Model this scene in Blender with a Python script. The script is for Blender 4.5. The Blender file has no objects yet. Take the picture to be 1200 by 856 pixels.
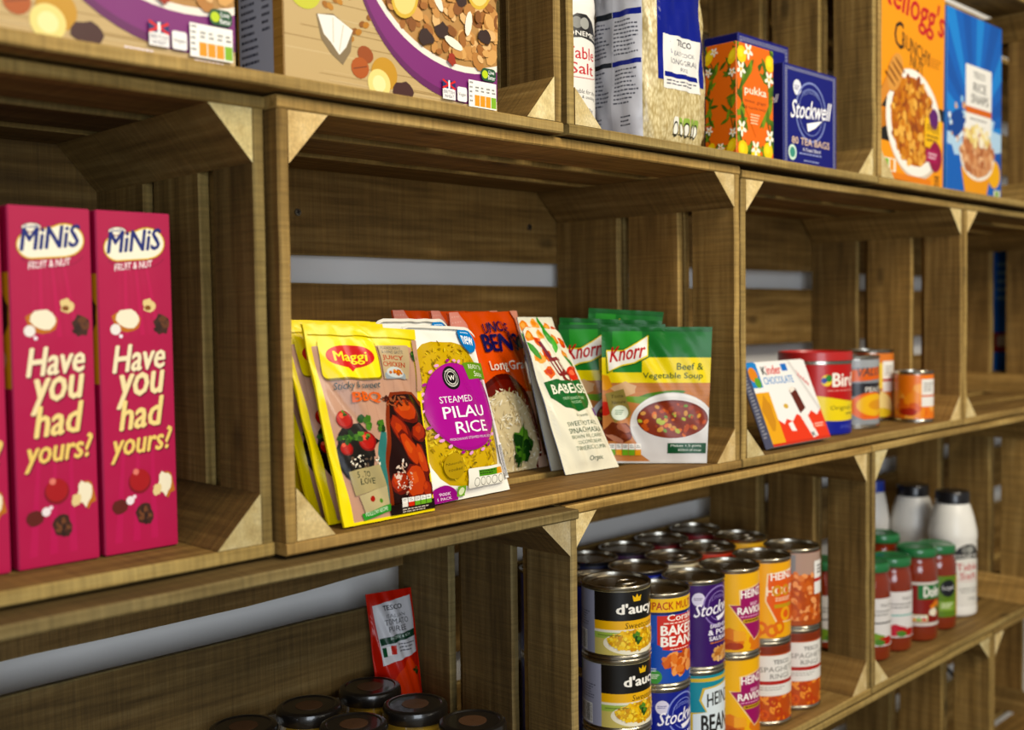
import bpy, bmesh, math, random
from mathutils import Vector, Matrix
from mathutils.geometry import tessellate_polygon
scene = bpy.context.scene
COL = scene.collection
PI = math.pi

# ------------------------------------------------------------------ camera
cam_d = bpy.data.cameras.new('camera'); cam = bpy.data.objects.new('camera', cam_d); COL.objects.link(cam)
CR = Vector((0.70232, -0.71173, -0.0136)); CU = Vector((0.04167, 0.02203, 0.99889)); CF = Vector((0.71064, 0.70211, -0.04513))
CP = Vector((-0.53519, -0.80554, 0.20767))
M3 = Matrix((CR, CU, -CF)).transposed()
cam.matrix_world = Matrix.Translation(CP) @ M3.to_4x4()
cam_d.sensor_width = 36.0; cam_d.lens = 1293.6/1200*36; cam_d.clip_start = 0.02
cam_d.dof.use_dof = True; cam_d.dof.focus_distance = 1.2; cam_d.dof.aperture_fstop = 3.8
scene.camera = cam
# ------------------------------------------------------------------ world, lights, exposure
scene.view_settings.view_transform = 'Standard'; scene.view_settings.look = 'None'
scene.view_settings.gamma = 1.0; scene.view_settings.use_curve_mapping = False
scene.view_settings.exposure = 0.0
world = bpy.data.worlds.new('room_ambient'); scene.world = world; world.use_nodes = True
world.node_tree.nodes['Background'].inputs[0].default_value = (1.0, 0.95, 0.86, 1)
world.node_tree.nodes['Background'].inputs[1].default_value = 0.22
def area(name, loc, target, sx, sy, power, col, shape='RECTANGLE'):
    l = bpy.data.lights.new(name, 'AREA'); l.shape = shape; l.size = sx; l.size_y = sy; l.energy = power; l.color = col
    o = bpy.data.objects.new(name, l); COL.objects.link(o); o.location = loc
    o.rotation_euler = (Vector(target)-Vector(loc)).to_track_quat('-Z', 'Y').to_euler()
    return o
area('ceiling_panel_light', (0.55, -2.1, 1.75), (0.6, 0, 0.1), 1.4, 0.9, 58, (1.0, 0.91, 0.75))
area('window_daylight', (-1.6, -2.9, 0.35), (0.55, 0.1, 0.1), 1.7, 1.4, 50, (0.82, 0.90, 1.0))
area('ceiling_downlight', (0.15, -1.15, 1.7), (0.3, 0, 0.1), 0.16, 0.16, 8, (1.0, 0.88, 0.66), 'DISK')
area('ceiling_downlight', (1.45, -1.15, 1.7), (1.4, 0, 0.1), 0.16, 0.16, 9, (1.0, 0.88, 0.66), 'DISK')

# ------------------------------------------------------------------ colour + materials
def lin(h, a=1.0):
    if isinstance(h, tuple): return h if len(h) == 4 else (*h, 1.0)
    h = h.lstrip('#'); o = []
    if len(h) == 3: h = ''.join(c+c for c in h)
    for i in (0, 2, 4):
        c = int(h[i:i+2], 16)/255
        o.append(c/12.92 if c <= 0.04045 else ((c+0.055)/1.055)**2.4)
    return (*o, a)
def newmat(name):
    m = bpy.data.materials.new(name); m.use_nodes = True; nt = m.node_tree
    return m, nt, nt.nodes['Principled BSDF']
def N(nt, t, **k):
    n = nt.nodes.new(t)
    for a, v in k.items(): setattr(n, a, v)
    return n
def print_mat(name, rough, coat=0.0, spec=0.5):
    m, nt, b = newmat(name)
    a = N(nt, 'ShaderNodeAttribute'); a.attribute_name = 'Col'
    nz = N(nt, 'ShaderNodeTexNoise'); nz.inputs['Scale'].default_value = 60; 
    tc = N(nt, 'ShaderNodeTexCoord'); nt.links.new(tc.outputs['Object'], nz.inputs['Vector'])
    mp = N(nt, 'ShaderNodeMapRange'); mp.inputs[3].default_value = rough*0.85; mp.inputs[4].default_value = rough*1.15
    nt.links.new(nz.outputs['Fac'], mp.inputs[0]); nt.links.new(mp.outputs[0], b.inputs['Roughness'])
    gm = N(nt, 'ShaderNodeGamma'); gm.inputs[1].default_value = 1.16; hs = N(nt, 'ShaderNodeHueSaturation'); hs.inputs['Saturation'].default_value = 1.04; hs.inputs['Value'].default_value = 0.93
    nt.links.new(a.outputs['Color'], gm.inputs[0]); nt.links.new(gm.outputs[0], hs.inputs['Color']); nt.links.new(hs.outputs[0], b.inputs['Base Color'])
    b.inputs['Specular IOR Level'].default_value = spec
    b.inputs['Coat Weight'].default_value = coat; b.inputs['Coat Roughness'].default_value = 0.12
    return m
def crinkle(m, strength, scale):
    nt = m.node_tree; b = nt.nodes['Principled BSDF']; tc = N(nt, 'ShaderNodeTexCoord')
    n1 = N(nt, 'ShaderNodeTexNoise'); n1.noise_type = 'RIDGED_MULTIFRACTAL' if hasattr(n1, 'noise_type') else 'FBM'; n1.inputs['Scale'].default_value = scale; n1.inputs['Detail'].default_value = 2; n1.inputs['Distortion'].default_value = .6
    nt.links.new(tc.outputs['Object'], n1.inputs['Vector'])
    bp = N(nt, 'ShaderNodeBump'); bp.inputs['Strength'].default_value = strength; bp.inputs['Distance'].default_value = 0.003
    nt.links.new(n1.outputs['Fac'], bp.inputs['Height']); nt.links.new(bp.outputs[0], b.inputs['Normal']); nt.links.new(bp.outputs[0], b.inputs['Coat Normal'])
P_CARD = print_mat('printed_card', 0.48, 0, 0.4)
P_FILM = print_mat('printed_glossy_film', 0.26, 0.03, 0.22); crinkle(P_FILM, 0.26, 24)
P_WRAP = print_mat('printed_smooth_wrap', 0.3, 0.1, 0.4)
P_PAPER = print_mat('printed_can_paper', 0.34, 0.1)
_pm = {}
def paint(hexc, rough=0.5, metal=0.0, coat=0.0, trans=0.0):
    k = (hexc, rough, metal, coat, trans)
    if k in _pm: return _pm[k]
    m, nt, b = newmat('paint_'+str(len(_pm)))
    c = lin(hexc); tc = N(nt, 'ShaderNodeTexCoord'); nz = N(nt, 'ShaderNodeTexNoise'); nz.inputs['Scale'].default_value = 35; nz.inputs['Detail'].default_value = 4
    nt.links.new(tc.outputs['Object'], nz.inputs['Vector'])
    mx = N(nt, 'ShaderNodeMix', data_type='RGBA'); mx.inputs['A'].default_value = tuple(x*0.93 for x in c[:3])+(1,); mx.inputs['B'].default_value = tuple(min(1, x*1.06) for x in c[:3])+(1,)
    nt.links.new(nz.outputs['Fac'], mx.inputs['Factor']); nt.links.new(mx.outputs['Result'], b.inputs['Base Color'])
    b.inputs['Roughness'].default_value = rough; b.inputs['Metallic'].default_value = metal
    b.inputs['Coat Weight'].default_value = coat; b.inputs['Transmission Weight'].default_value = trans
    _pm[k] = m; return m
def wood_mat(name, c0, c1, c2, rough=0.72, saw=0.5, endgrain=False):
    m, nt, b = newmat(name); L = nt.links.new
    tc = N(nt, 'ShaderNodeTexCoord'); oi = N(nt, 'ShaderNodeObjectInfo')
    off = N(nt, 'ShaderNodeVectorMath', operation='SCALE'); cmb = N(nt, 'ShaderNodeCombineXYZ')
    for i in range(3): L(oi.outputs['Random'], cmb.inputs[i])
    L(cmb.outputs[0], off.inputs[0]); off.inputs['Scale'].default_value = 37.0
    add = N(nt, 'ShaderNodeVectorMath', operation='ADD'); L(tc.outputs['Object'], add.inputs[0]); L(off.outputs[0], add.inputs[1])
    def mapped(s):
        v = N(nt, 'ShaderNodeVectorMath', operation='MULTIPLY'); L(add.outputs[0], v.inputs[0]); v.inputs[1].default_value = s; return v.outputs[0]
    def noise(vec, sc, det=6, rg=0.55):
        n = N(nt, 'ShaderNodeTexNoise'); n.inputs['Scale'].default_value = sc; n.inputs['Detail'].default_value = det; n.inputs['Roughness'].default_value = rg
        L(vec, n.inputs['Vector']); return n.outputs['Fac']
    if endgrain:
        g = noise(mapped((1, 1, 1)), 45, 5); saw_f = noise(mapped((1, 6, 1)), 160, 3, 0.7); big = noise(mapped((1, 1, 1)), 400, 2)
    else:
        g = noise(mapped((1.6, 26, 26)), 3.2, 8, 0.62); saw_f = noise(mapped((300, 9, 9)), 1.0, 5, 0.62); big = noise(mapped((2.5, 9, 9)), 1.6, 4)
    r = N(nt, 'ShaderNodeValToRGB'); e = r.color_ramp.elements
    e[0].position = 0.30; e[0].color = lin(c0); e[1].position = 0.72; e[1].color = lin(c2)
    k = e.new(0.5); k.color = lin(c1); L(g, r.inputs[0])
    mul = N(nt, 'ShaderNodeMix', data_type='RGBA', blend_type='MULTIPLY'); mul.inputs['Factor'].default_value = saw
    L(r.outputs[0], mul.inputs['A'])
    sr = N(nt, 'ShaderNodeMapRange'); sr.inputs[1].default_value = 0.3; sr.inputs[2].default_value = 0.7; sr.inputs[3].default_value = 0.55; sr.inputs[4].default_value = 1.12; L(saw_f, sr.inputs[0])
    br = N(nt, 'ShaderNodeMapRange'); br.inputs[1].default_value = 0.3; br.inputs[2].default_value = 0.7; br.inputs[3].default_value = 0.62; br.inputs[4].default_value = 1.2; L(big, br.inputs[0])
    mm = N(nt, 'ShaderNodeMath', operation='MULTIPLY'); L(sr.outputs[0], mm.inputs[0]); L(br.outputs[0], mm.inputs[1])
    L(mm.outputs[0], mul.inputs['B'])
    # a few knots
    vo = N(nt, 'ShaderNodeTexVoronoi'); vo.inputs['Scale'].default_value = 1.0; L(mapped((5.5, 12, 9)), vo.inputs['Vector'])
    kr = N(nt, 'ShaderNodeMapRange'); kr.inputs[1].default_value = 0.05; kr.inputs[2].default_value = 0.13; kr.inputs[3].default_value = 0.35; kr.inputs[4].default_value = 1.0; L(vo.outputs['Distance'], kr.inputs[0])
    mk = N(nt, 'ShaderNodeMix', data_type='RGBA', blend_type='MULTIPLY'); mk.inputs['Factor'].default_value = 0.0 if endgrain else 0.8
    L(mul.outputs['Result'], mk.inputs['A']); L(kr.outputs[0], mk.inputs['B'])
    oc = N(nt, 'ShaderNodeMix', data_type='RGBA', blend_type='MULTIPLY'); oc.inputs['Factor'].default_value = 1.0
    L(mk.outputs['Result'], oc.inputs['A']); L(oi.outputs['Color'], oc.inputs['B'])
    L(oc.outputs['Result'], b.inputs['Base Color'])
    b.inputs['Roughness'].default_value = rough; b.inputs['Specular IOR Level'].default_value = 0.25
    bp = N(nt, 'ShaderNodeBump'); bp.inputs['Strength'].default_value = 0.35; bp.inputs['Distance'].default_value = 0.002
    s2 = N(nt, 'ShaderNodeMath', operation='ADD'); L(g, s2.inputs[0]); L(saw_f, s2.inputs[1]); L(s2.outputs[0], bp.inputs['Height']); L(bp.outputs[0], b.inputs['Normal'])
    return m
WOOD = wood_mat('stained_plank_wood', '#654b22', '#866632', '#a08048', saw=.7)
EDGE = wood_mat('worn_lit_plank_edge', '#7c602c', '#a4864a', '#bfa262', saw=0.7)  # edges paler than faces: wear, with front light put into the colour
RAW = wood_mat('sawn_end_grain', '#c4a970', '#dcc388', '#ead7a6', rough=0.85, saw=0.45, endgrain=True)
STEEL = paint('#b9b3a6', 0.24, 1.0); LIDMET = paint('#a89a7c', 0.25, 1.0)

# ------------------------------------------------------------------ object helpers
def empty(name, loc, label, cat, group=None, rz=0.0, rx=0.0, ry=0.0):
    o = bpy.data.objects.new(name, None); COL.objects.link(o); o.empty_display_size = 0.02
    o.location = loc; o.rotation_euler = (rx, ry, rz); o['label'] = label; o['category'] = cat
    if group: o['group'] = group
    return o
def link(name, me, mats, parent=None, loc=(0, 0, 0)):
    o = bpy.data.objects.new(name, me); COL.objects.link(o); o.location = loc
    if parent: o.parent = parent
    if mats is not None and not len(me.materials):
        for m in (mats if isinstance(mats, (list, tuple)) else [mats]): me.materials.append(m)
    return o
def mesh(name, v, f, smooth=False, mi=None):
    me = bpy.data.meshes.new(name); me.from_pydata([tuple(p) for p in v], [], f)
    bm = bmesh.new(); bm.from_mesh(me); bmesh.ops.recalc_face_normals(bm, faces=bm.faces); bm.to_mesh(me); bm.free()
    if mi: me.polygons.foreach_set('material_index', mi)
    if smooth: me.polygons.foreach_set('use_smooth', [True]*len(me.polygons))
    return me
def lathe(name, prof, n=40, smooth=True, cap=True):
    """prof: list of (r,z); sharp corners are doubled by the caller"""
    v, f = [], []
    for r, z in prof:
        for i in range(n):
            a = 2*PI*i/n; v.append((r*math.cos(a), r*math.sin(a), z))
    for j in range(len(prof)-1):
        for i in range(n):
            k = (i+1) % n; f.append((j*n+i, j*n+k, (j+1)*n+k, (j+1)*n+i))
    if cap:
        f.append(tuple(range(n))[::-1]); f.append(tuple((len(prof)-1)*n+i for i in range(n)))
    me = mesh(name, v, f, smooth)
    if smooth:
        bm = bmesh.new(); bm.from_mesh(me)
        for e in bm.edges:
            if len(e.link_faces) == 2 and e.calc_face_angle(0) > 0.6: e.smooth = False
        bm.to_mesh(me); bm.free()
    return me
def boxmesh(name, x0, y0, z0, x1, y1, z1, bev=0.0008):
    bm = bmesh.new(); bmesh.ops.create_cube(bm, size=1)
    for q in bm.verts: q.co = Vector(((x0+x1)/2+q.co.x*(x1-x0), (y0+y1)/2+q.co.y*(y1-y0), (z0+z1)/2+q.co.z*(z1-z0)))
    if bev: bmesh.ops.bevel(bm, geom=list(bm.edges), offset=bev, segments=1, affect='EDGES')
    me = bpy.data.meshes.new(name); bm.to_mesh(me); bm.free(); return me

# ------------------------------------------------------------------ flat print artwork (polygons laid on the pack surfaces)
_txt = {}
def glyphs(s):
    k = s
    if k in _txt: return _txt[k]
    c = bpy.data.curves.new('t', 'FONT'); c.body = s; c.size = 1.0; c.resolution_u = 2; c.fill_mode = 'FRONT'
    o = bpy.data.objects.new('t', c); COL.objects.link(o)
    dg = bpy.context.evaluated_depsgraph_get(); me = bpy.data.meshes.new_from_object(o.evaluated_get(dg))
    vs = [(p.co.x, p.co.y) for p in me.vertices]; me.calc_loop_triangles()
    tr = [tuple(t.vertices) for t in me.loop_triangles]
    bpy.data.objects.remove(o); bpy.data.curves.remove(c); bpy.data.meshes.remove(me)
    _txt[k] = (vs, tr); return _txt[k]
def clip(poly, ax, val, keep_less):
    out = []; n = len(poly)
    for i in range(n):
        a, b = poly[i], poly[(i+1) % n]
        ia = (a[ax] <= val) if keep_less else (a[ax] >= val); ib = (b[ax] <= val) if keep_less else (b[ax] >= val)
        if ia: out.append(a)
        if ia != ib:
            t = (val-a[ax])/(b[ax]-a[ax]); out.append((a[0]+(b[0]-a[0])*t, a[1]+(b[1]-a[1])*t))
    return out
def clip_f(poly, fn, pos):
    out = []; n = len(poly); val = [fn(p)*(1 if pos else -1) for p in poly]
    for i in range(n):
        a, b = poly[i], poly[(i+1) % n]; va, vb = val[i], val[(i+1) % n]
        if va >= 0: out.append(a)
        if (va > 0 and vb < 0) or (va < 0 and vb > 0):
            t = va/(va-vb); out.append((a[0]+(b[0]-a[0])*t, a[1]+(b[1]-a[1])*t))
    return out
class Art:
    """x 0..1 left-right, y 0..1 top-down; asp = width/height of the surface"""
    def __init__(s, asp=1.0): s.p = []; s.asp = asp; s.n = 0
    def add(s, tris, col): s.p.append((tris, lin(col), s.n)); s.n += 1
    def poly(s, pts, col):
        t = tessellate_polygon([[Vector((x, y, 0)) for x, y in pts]])
        s.add([[pts[i] for i in tr] for tr in t], col)
    def conv(s, pts, col): s.add([pts], col)
    def rect(s, x0, y0, x1, y1, col): s.conv([(x0, y0), (x1, y0), (x1, y1), (x0, y1)], col)
    def rrect(s, x0, y0, x1, y1, col, r=0.03):
        ry = r*s.asp; pts = []
        for cx, cy, a0 in ((x1-r, y0+ry, -90), (x1-r, y1-ry, 0), (x0+r, y1-ry, 90), (x0+r, y0+ry, 180)):
            for k in range(5):
                a = math.radians(a0+k*22.5); pts.append((cx+r*math.cos(a), cy+ry*math.sin(a)))
        s.conv(pts, col)
    def ell(s, cx, cy, rx, ry, col, n=26, rot=0.0, a0=0, a1=2*PI):
        """radii in x-units and y-units; rotation done in true proportion"""
        pts = []; c, q = math.cos(rot), math.sin(rot)
        full = abs(a1-a0-2*PI) < 1e-6
        for i in range(n if full else n+1):
            a = a0+(a1-a0)*i/n; X = rx*math.cos(a); Y = ry*math.sin(a)/s.asp
            pts.append((cx+X*c-Y*q, cy+(X*q+Y*c)*s.asp))
        s.conv(pts, col)
    def circ(s, cx, cy, r, col, n=26): s.ell(cx, cy, r, r*s.asp, col, n)
    def ring(s, cx, cy, r0, r1, col, n=36, ry=1.0):
        t = []
        for i in range(n):
            a, b = 2*PI*i/n, 2*PI*(i+1)/n
            P = lambda r, w: (cx+r*math.cos(w), cy+r*ry*s.asp*math.sin(w))
            t.append([P(r0, a), P(r1, a), P(r1, b), P(r0, b)])
        s.add(t, col)
    def blob(s, cx, cy, rx, ry, col, seed=0, n=13, j=0.22, rot=0.0):
        R = random.Random(seed); pts = []; c, q = math.cos(rot), math.sin(rot)
        for i in range(n):
            a = 2*PI*i/n; k = 1+R.uniform(-j, j); X = rx*math.cos(a)*k; Y = ry*math.sin(a)*k/s.asp
            pts.append((cx+X*c-Y*q, cy+(X*q+Y*c)*s.asp))
        s.poly(pts, col)
    def scatter(s, cx, cy, rx, ry, n, cols, r0, r1, seed=0, el=1.0, inside=None, k=7):
        R = random.Random(seed)
        for i in range(n):
            a = R.uniform(0, 2*PI); d = math.sqrt(R.random())
            x = cx+rx*d*math.cos(a); y = cy+ry*d*math.sin(a)
            if inside and not inside(x, y): continue
            r = R.uniform(r0, r1); s.ell(x, y, r, r/el*s.asp, R.choice(cols), k, R.uniform(0, PI))
    def line(s, pts, w, col):
        t = []
        for (x0, y0), (x1, y1) in zip(pts, pts[1:]):
            dx, dy = x1-x0, (y1-y0)/s.asp; L = math.hypot(dx, dy) or 1; nx, ny = -dy/L*w/2, dx/L*w/2*s.asp
            t.append([(x0+nx, y0+ny), (x1+nx, y1+ny), (x1-nx, y1-ny), (x0-nx, y0-ny)])
        s.add(t, col)
    def arc(s, cx, cy, rx, ry, a0, a1, w, col, n=14):
        s.line([(cx+rx*math.cos(math.radians(a0+(a1-a0)*i/n)), cy+ry*math.sin(math.radians(a0+(a1-a0)*i/n))) for i in range(n+1)], w, col)
    def text(s, t, x0, y0, x1, y1, col, bold=0.0, shear=0.0, arc=0.0, rise=0.0):
        vs, tr = glyphs(t)
        if not vs: return
        X = [a+shear*b for a, b in vs]; Y = [b for a, b in vs]
        ax, bx, ay, by = min(X), max(X), min(Y), max(Y)
        Q = []
        for a, b in zip(X, Y):
            u = (a-ax)/(bx-ax or 1); w = (b-ay)/(by-ay or 1)
            Q.append((x0+(x1-x0)*u, y1-(y1-y0)*w+arc*(4*(u-.5)**2)-rise*u))
        bx_, by_ = bold*(x1-x0)/(bx-ax or 1), bold*.6*(y1-y0)/(by-ay or 1)
        for dx, dy in (((0, 0), (bx_, 0), (-bx_, 0), (0, by_), (0, -by_)) if bold > .008 else ((0, 0),)):     # heavier strokes: repeated strikes
            s.add([[(Q[i][0]+dx, Q[i][1]+dy) for i in q] for q in tr], col)
    def lines(s, x0, y0, x1, y1, n, col, fill=0.45, seed=0):
        R = random.Random(seed); h = (y1-y0)/n; t = []
        for i in range(n):
            x = x0; e = x0+(x1-x0)*R.uniform(.6, 1); w = (x1-x0)
            while x < e:
                l = w*R.uniform(.05, .16); t.append([(x, y0+i*h), (min(x+l, e), y0+i*h), (min(x+l, e), y0+i*h+h*fill), (x, y0+i*h+h*fill)]); x += l+w*.03
        s.add(t, col)
    def leaf(s, cx, cy, L, w, rot, col):
        c, q = math.cos(rot), math.sin(rot); pts = []
        for k in range(10):
            a = 2*PI*k/10; X = L*math.cos(a); Y = w*math.sin(a)*(1-abs(math.cos(a))*.55)
            pts.append((cx+X*c-Y*q, cy+(X*q+Y*c)*s.asp))
        s.poly(pts, col)
    def herb(s, cx, cy, r, cols, seed=0, n=9):
        R = random.Random(seed)
        for i in range(n):
            a = R.uniform(0, 2*PI); d = R.uniform(.1, .8)*r
            s.blob(cx+d*math.cos(a), cy+d*math.sin(a)*s.asp, r*R.uniform(.25, .45), r*R.uniform(.25, .45)*s.asp, R.choice(cols), seed*31+i, 9, .35)
    def traffic(s, x0, y0, x1, y1, cols, bg='#f4f1ea'):
        n = len(cols); w = (x1-x0)/n
        for i, c in enumerate(cols):
            s.rect(x0+i*w+w*.05, y0, x0+(i+1)*w-w*.05, y1, bg); s.rect(x0+i*w+w*.05, y0+(y1-y0)*.5, x0+(i+1)*w-w*.05, y1, c)
            s.lines(x0+i*w+w*.2, y0+(y1-y0)*.12, x0+(i+1)*w-w*.15, y0+(y1-y0)*.42, 2, '#555555', .5, i)
    def barcode(s, x0, y0, x1, y1, seed=0):
        R = random.Random(seed); s.rect(x0, y0, x1, y1, '#f2f2ee'); x = x0+.05*(x1-x0); t = []
        while x < x1-.05*(x1-x0):
            w = (x1-x0)*R.choice((.01, .02, .035)); t.append([(x, y0+.05*(y1-y0)), (x+w, y0+.05*(y1-y0)), (x+w, y1-.05*(y1-y0)), (x, y1-.05*(y1-y0))]); x += w+(x1-x0)*R.choice((.012, .02, .03))
        s.add(t, '#22242c')
    def build(s, name, parent, mp, mat, nx=1, ny=1, step=4e-6, base=0.00025, tri=False):
        """mp(x,y) -> (point, normal)"""
        V, F, CC, NN = [], [], [], []
        for tris, col, lay in s.p:
            off = base+lay*step
            for t in tris:
                q = t
                if min(p[0] for p in q) < 0: q = clip(q, 0, 0, False)
                if q and max(p[0] for p in q) > 1: q = clip(q, 0, 1, True)
                if q and min(p[1] for p in q) < 0: q = clip(q, 1, 0, False)
                if q and max(p[1] for p in q) > 1: q = clip(q, 1, 1, True)
                if not q or len(q) < 3: continue
                parts = [q]
                for ax, n in ((0, nx), (1, ny)):
                    if n <= 1: continue
                    nxt = []
                    for g in parts:
                        lo = min(p[ax] for p in g)*n; hi = max(p[ax] for p in g)*n
                        i0, i1 = int(math.floor(lo+1e-6)), int(math.ceil(hi-1e-6))
                        if i1-i0 <= 1: nxt.append(g); continue
                        for i in range(i0, i1):
                            h = g
                            if i > i0: h = clip(h, ax, i/n, False)
                            if i < i1-1 and h: h = clip(h, ax, (i+1)/n, True)
                            if h and len(h) >= 3: nxt.append(h)
                    parts = nxt
                if tri:
                    nxt = []
                    for g in parts:
                        mx_ = sum(p[0] for p in g)/len(g); my_ = sum(p[1] for p in g)/len(g)
                        i, j = math.floor(mx_*nx), math.floor(my_*ny)
                        fn = lambda p: (p[0]*nx-i)-(p[1]*ny-j)
                        for pos in (True, False):
                            h = clip_f(g, fn, pos)
                            if len(h) >= 3: nxt.append(h)
                    parts = nxt
                for g in parts:
                    b0 = len(V)
                    for x, y in g:
                        pt, nn = mp(x, y); V.append(pt+nn*off); NN.append(nn)
                    F.append(tuple(range(b0, b0+len(g)))); CC.append((col, len(g)))
        me = bpy.data.meshes.new(name); me.from_pydata([tuple(v) for v in V], [], F)
        # orient every face to the outer side
        flip = [p.index for p in me.polygons if p.normal.dot(NN[p.vertices[0]]) < 0]
        if flip:
            bm = bmesh.new(); bm.from_mesh(me); bm.faces.ensure_lookup_table()
            bmesh.ops.reverse_faces(bm, faces=[bm.faces[i] for i in flip]); bm.to_mesh(me); bm.free()
        at = me.color_attributes.new('Col', 'FLOAT_COLOR', 'CORNER'); flat = []
        for c, n in CC: flat += list(c)*n
        at.data.foreach_set('color', flat)
        if nx > 1 or ny > 1:
            me.polygons.foreach_set('use_smooth', [True]*len(me.polygons))
            me.normals_split_custom_set_from_vertices([tuple(n) for n in NN])
        return link(name, me, mat, parent)
def flat_map(o, ux, uy):
    """o: top-left corner, ux: vector to the right, uy: vector down"""
    o, ux, uy = Vector(o), Vector(ux), Vector(uy); n = uy.cross(ux).normalized()
    return lambda x, y: (o+ux*x+uy*y, n)
def cyl_map(r, z0, z1, a_c, a_w, n):
    """label centred on angle a_c (radians, -pi/2 = towards -y), spanning a_w; polyline with n cells"""
    def f(x, y):
        t = x*n; i = min(n-1, max(0, int(t))); w = t-i
        # left of the label as seen from outside = smaller angle
        a = a_c-a_w/2+a_w*i/n; b = a_c-a_w/2+a_w*(i+1)/n
        pa = Vector((math.cos(a), math.sin(a), 0)); pb = Vector((math.cos(b), math.sin(b), 0))
        p = pa*(1-w)+pb*w; nn = p.normalized()
        return Vector((p.x*r, p.y*r, z1+(z0-z1)*y)), nn
    return f

# ------------------------------------------------------------------ the room
def struct(name, me, mat):
    o = link(name, me, mat); o['kind'] = 'structure'; return o
wallm, nt, b = newmat('white_painted_wall')
tc = N(nt, 'ShaderNodeTexCoord'); nz = N(nt, 'ShaderNodeTexNoise'); nz.inputs['Scale'].default_value = 14; nz.inputs['Detail'].default_value = 6; nt.links.new(tc.outputs['Object'], nz.inputs['Vector'])
rp = N(nt, 'ShaderNodeValToRGB'); rp.color_ramp.elements[0].color = lin('#e6e4e0'); rp.color_ramp.elements[1].color = lin('#f0eeea'); nt.links.new(nz.outputs['Fac'], rp.inputs[0]); nt.links.new(rp.outputs[0], b.inputs['Base Color'])
b.inputs['Roughness'].default_value = 0.7
bp = N(nt, 'ShaderNodeBump'); bp.inputs['Strength'].default_value = 0.1; nt.links.new(nz.outputs['Fac'], bp.inputs['Height']); nt.links.new(bp.outputs[0], b.inputs['Normal'])
struct('wall_back', boxmesh('wall_back', -3, 0.336, -1.25, 5, 0.45, 2.2, 0), wallm)
floorm = paint('#77705f', 0.6)
struct('floor', boxmesh('floor', -3, -3.5, -1.30, 5, 0.45, -1.25, 0), floorm)

# ------------------------------------------------------------------ crates
RNG = random.Random(7)
def plank_mesh(L, W, T, seed, wane=0.0, ns=9):
    """length X, width Y, thickness Z, centred"""
    R = random.Random(seed); c = min(0.0016, T*.2); v, f, mi = [], [], []
    e0 = e1 = 0.0; ph = R.uniform(0, 6.28)
    for i in range(ns+1):
        x = -L/2+L*i/ns
        j0 = R.uniform(-.0006, .0006); j1 = R.uniform(-.0006, .0006); jz = R.uniform(-.0003, .0003)
        wv = wane*max(0, math.sin(i/ns*5.0+ph))**2
        a, bb = -W/2+j0+wv, W/2+j1
        for y, z in ((a+c, -T/2), (bb-c, -T/2), (bb, -T/2+c), (bb, T/2-c), (bb-c, T/2), (a+c, T/2), (a, T/2-c), (a, -T/2+c)):
            v.append((x, y, z+jz))
    for i in range(ns):
        for k in range(8):
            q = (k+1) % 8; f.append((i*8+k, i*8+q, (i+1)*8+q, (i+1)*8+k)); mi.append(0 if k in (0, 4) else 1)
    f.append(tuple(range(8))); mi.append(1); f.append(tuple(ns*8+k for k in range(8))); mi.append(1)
    return mesh('plank', v, f, False, mi)
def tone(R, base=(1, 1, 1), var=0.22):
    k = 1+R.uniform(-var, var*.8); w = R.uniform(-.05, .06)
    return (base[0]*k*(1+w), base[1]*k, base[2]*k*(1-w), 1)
def place(o, origin, ax, ay, az):
    m = Matrix((Vector(ax), Vector(ay), Vector(az))).transposed().to_4x4(); m.translation = Vector(origin); o.matrix_basis = m
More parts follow.
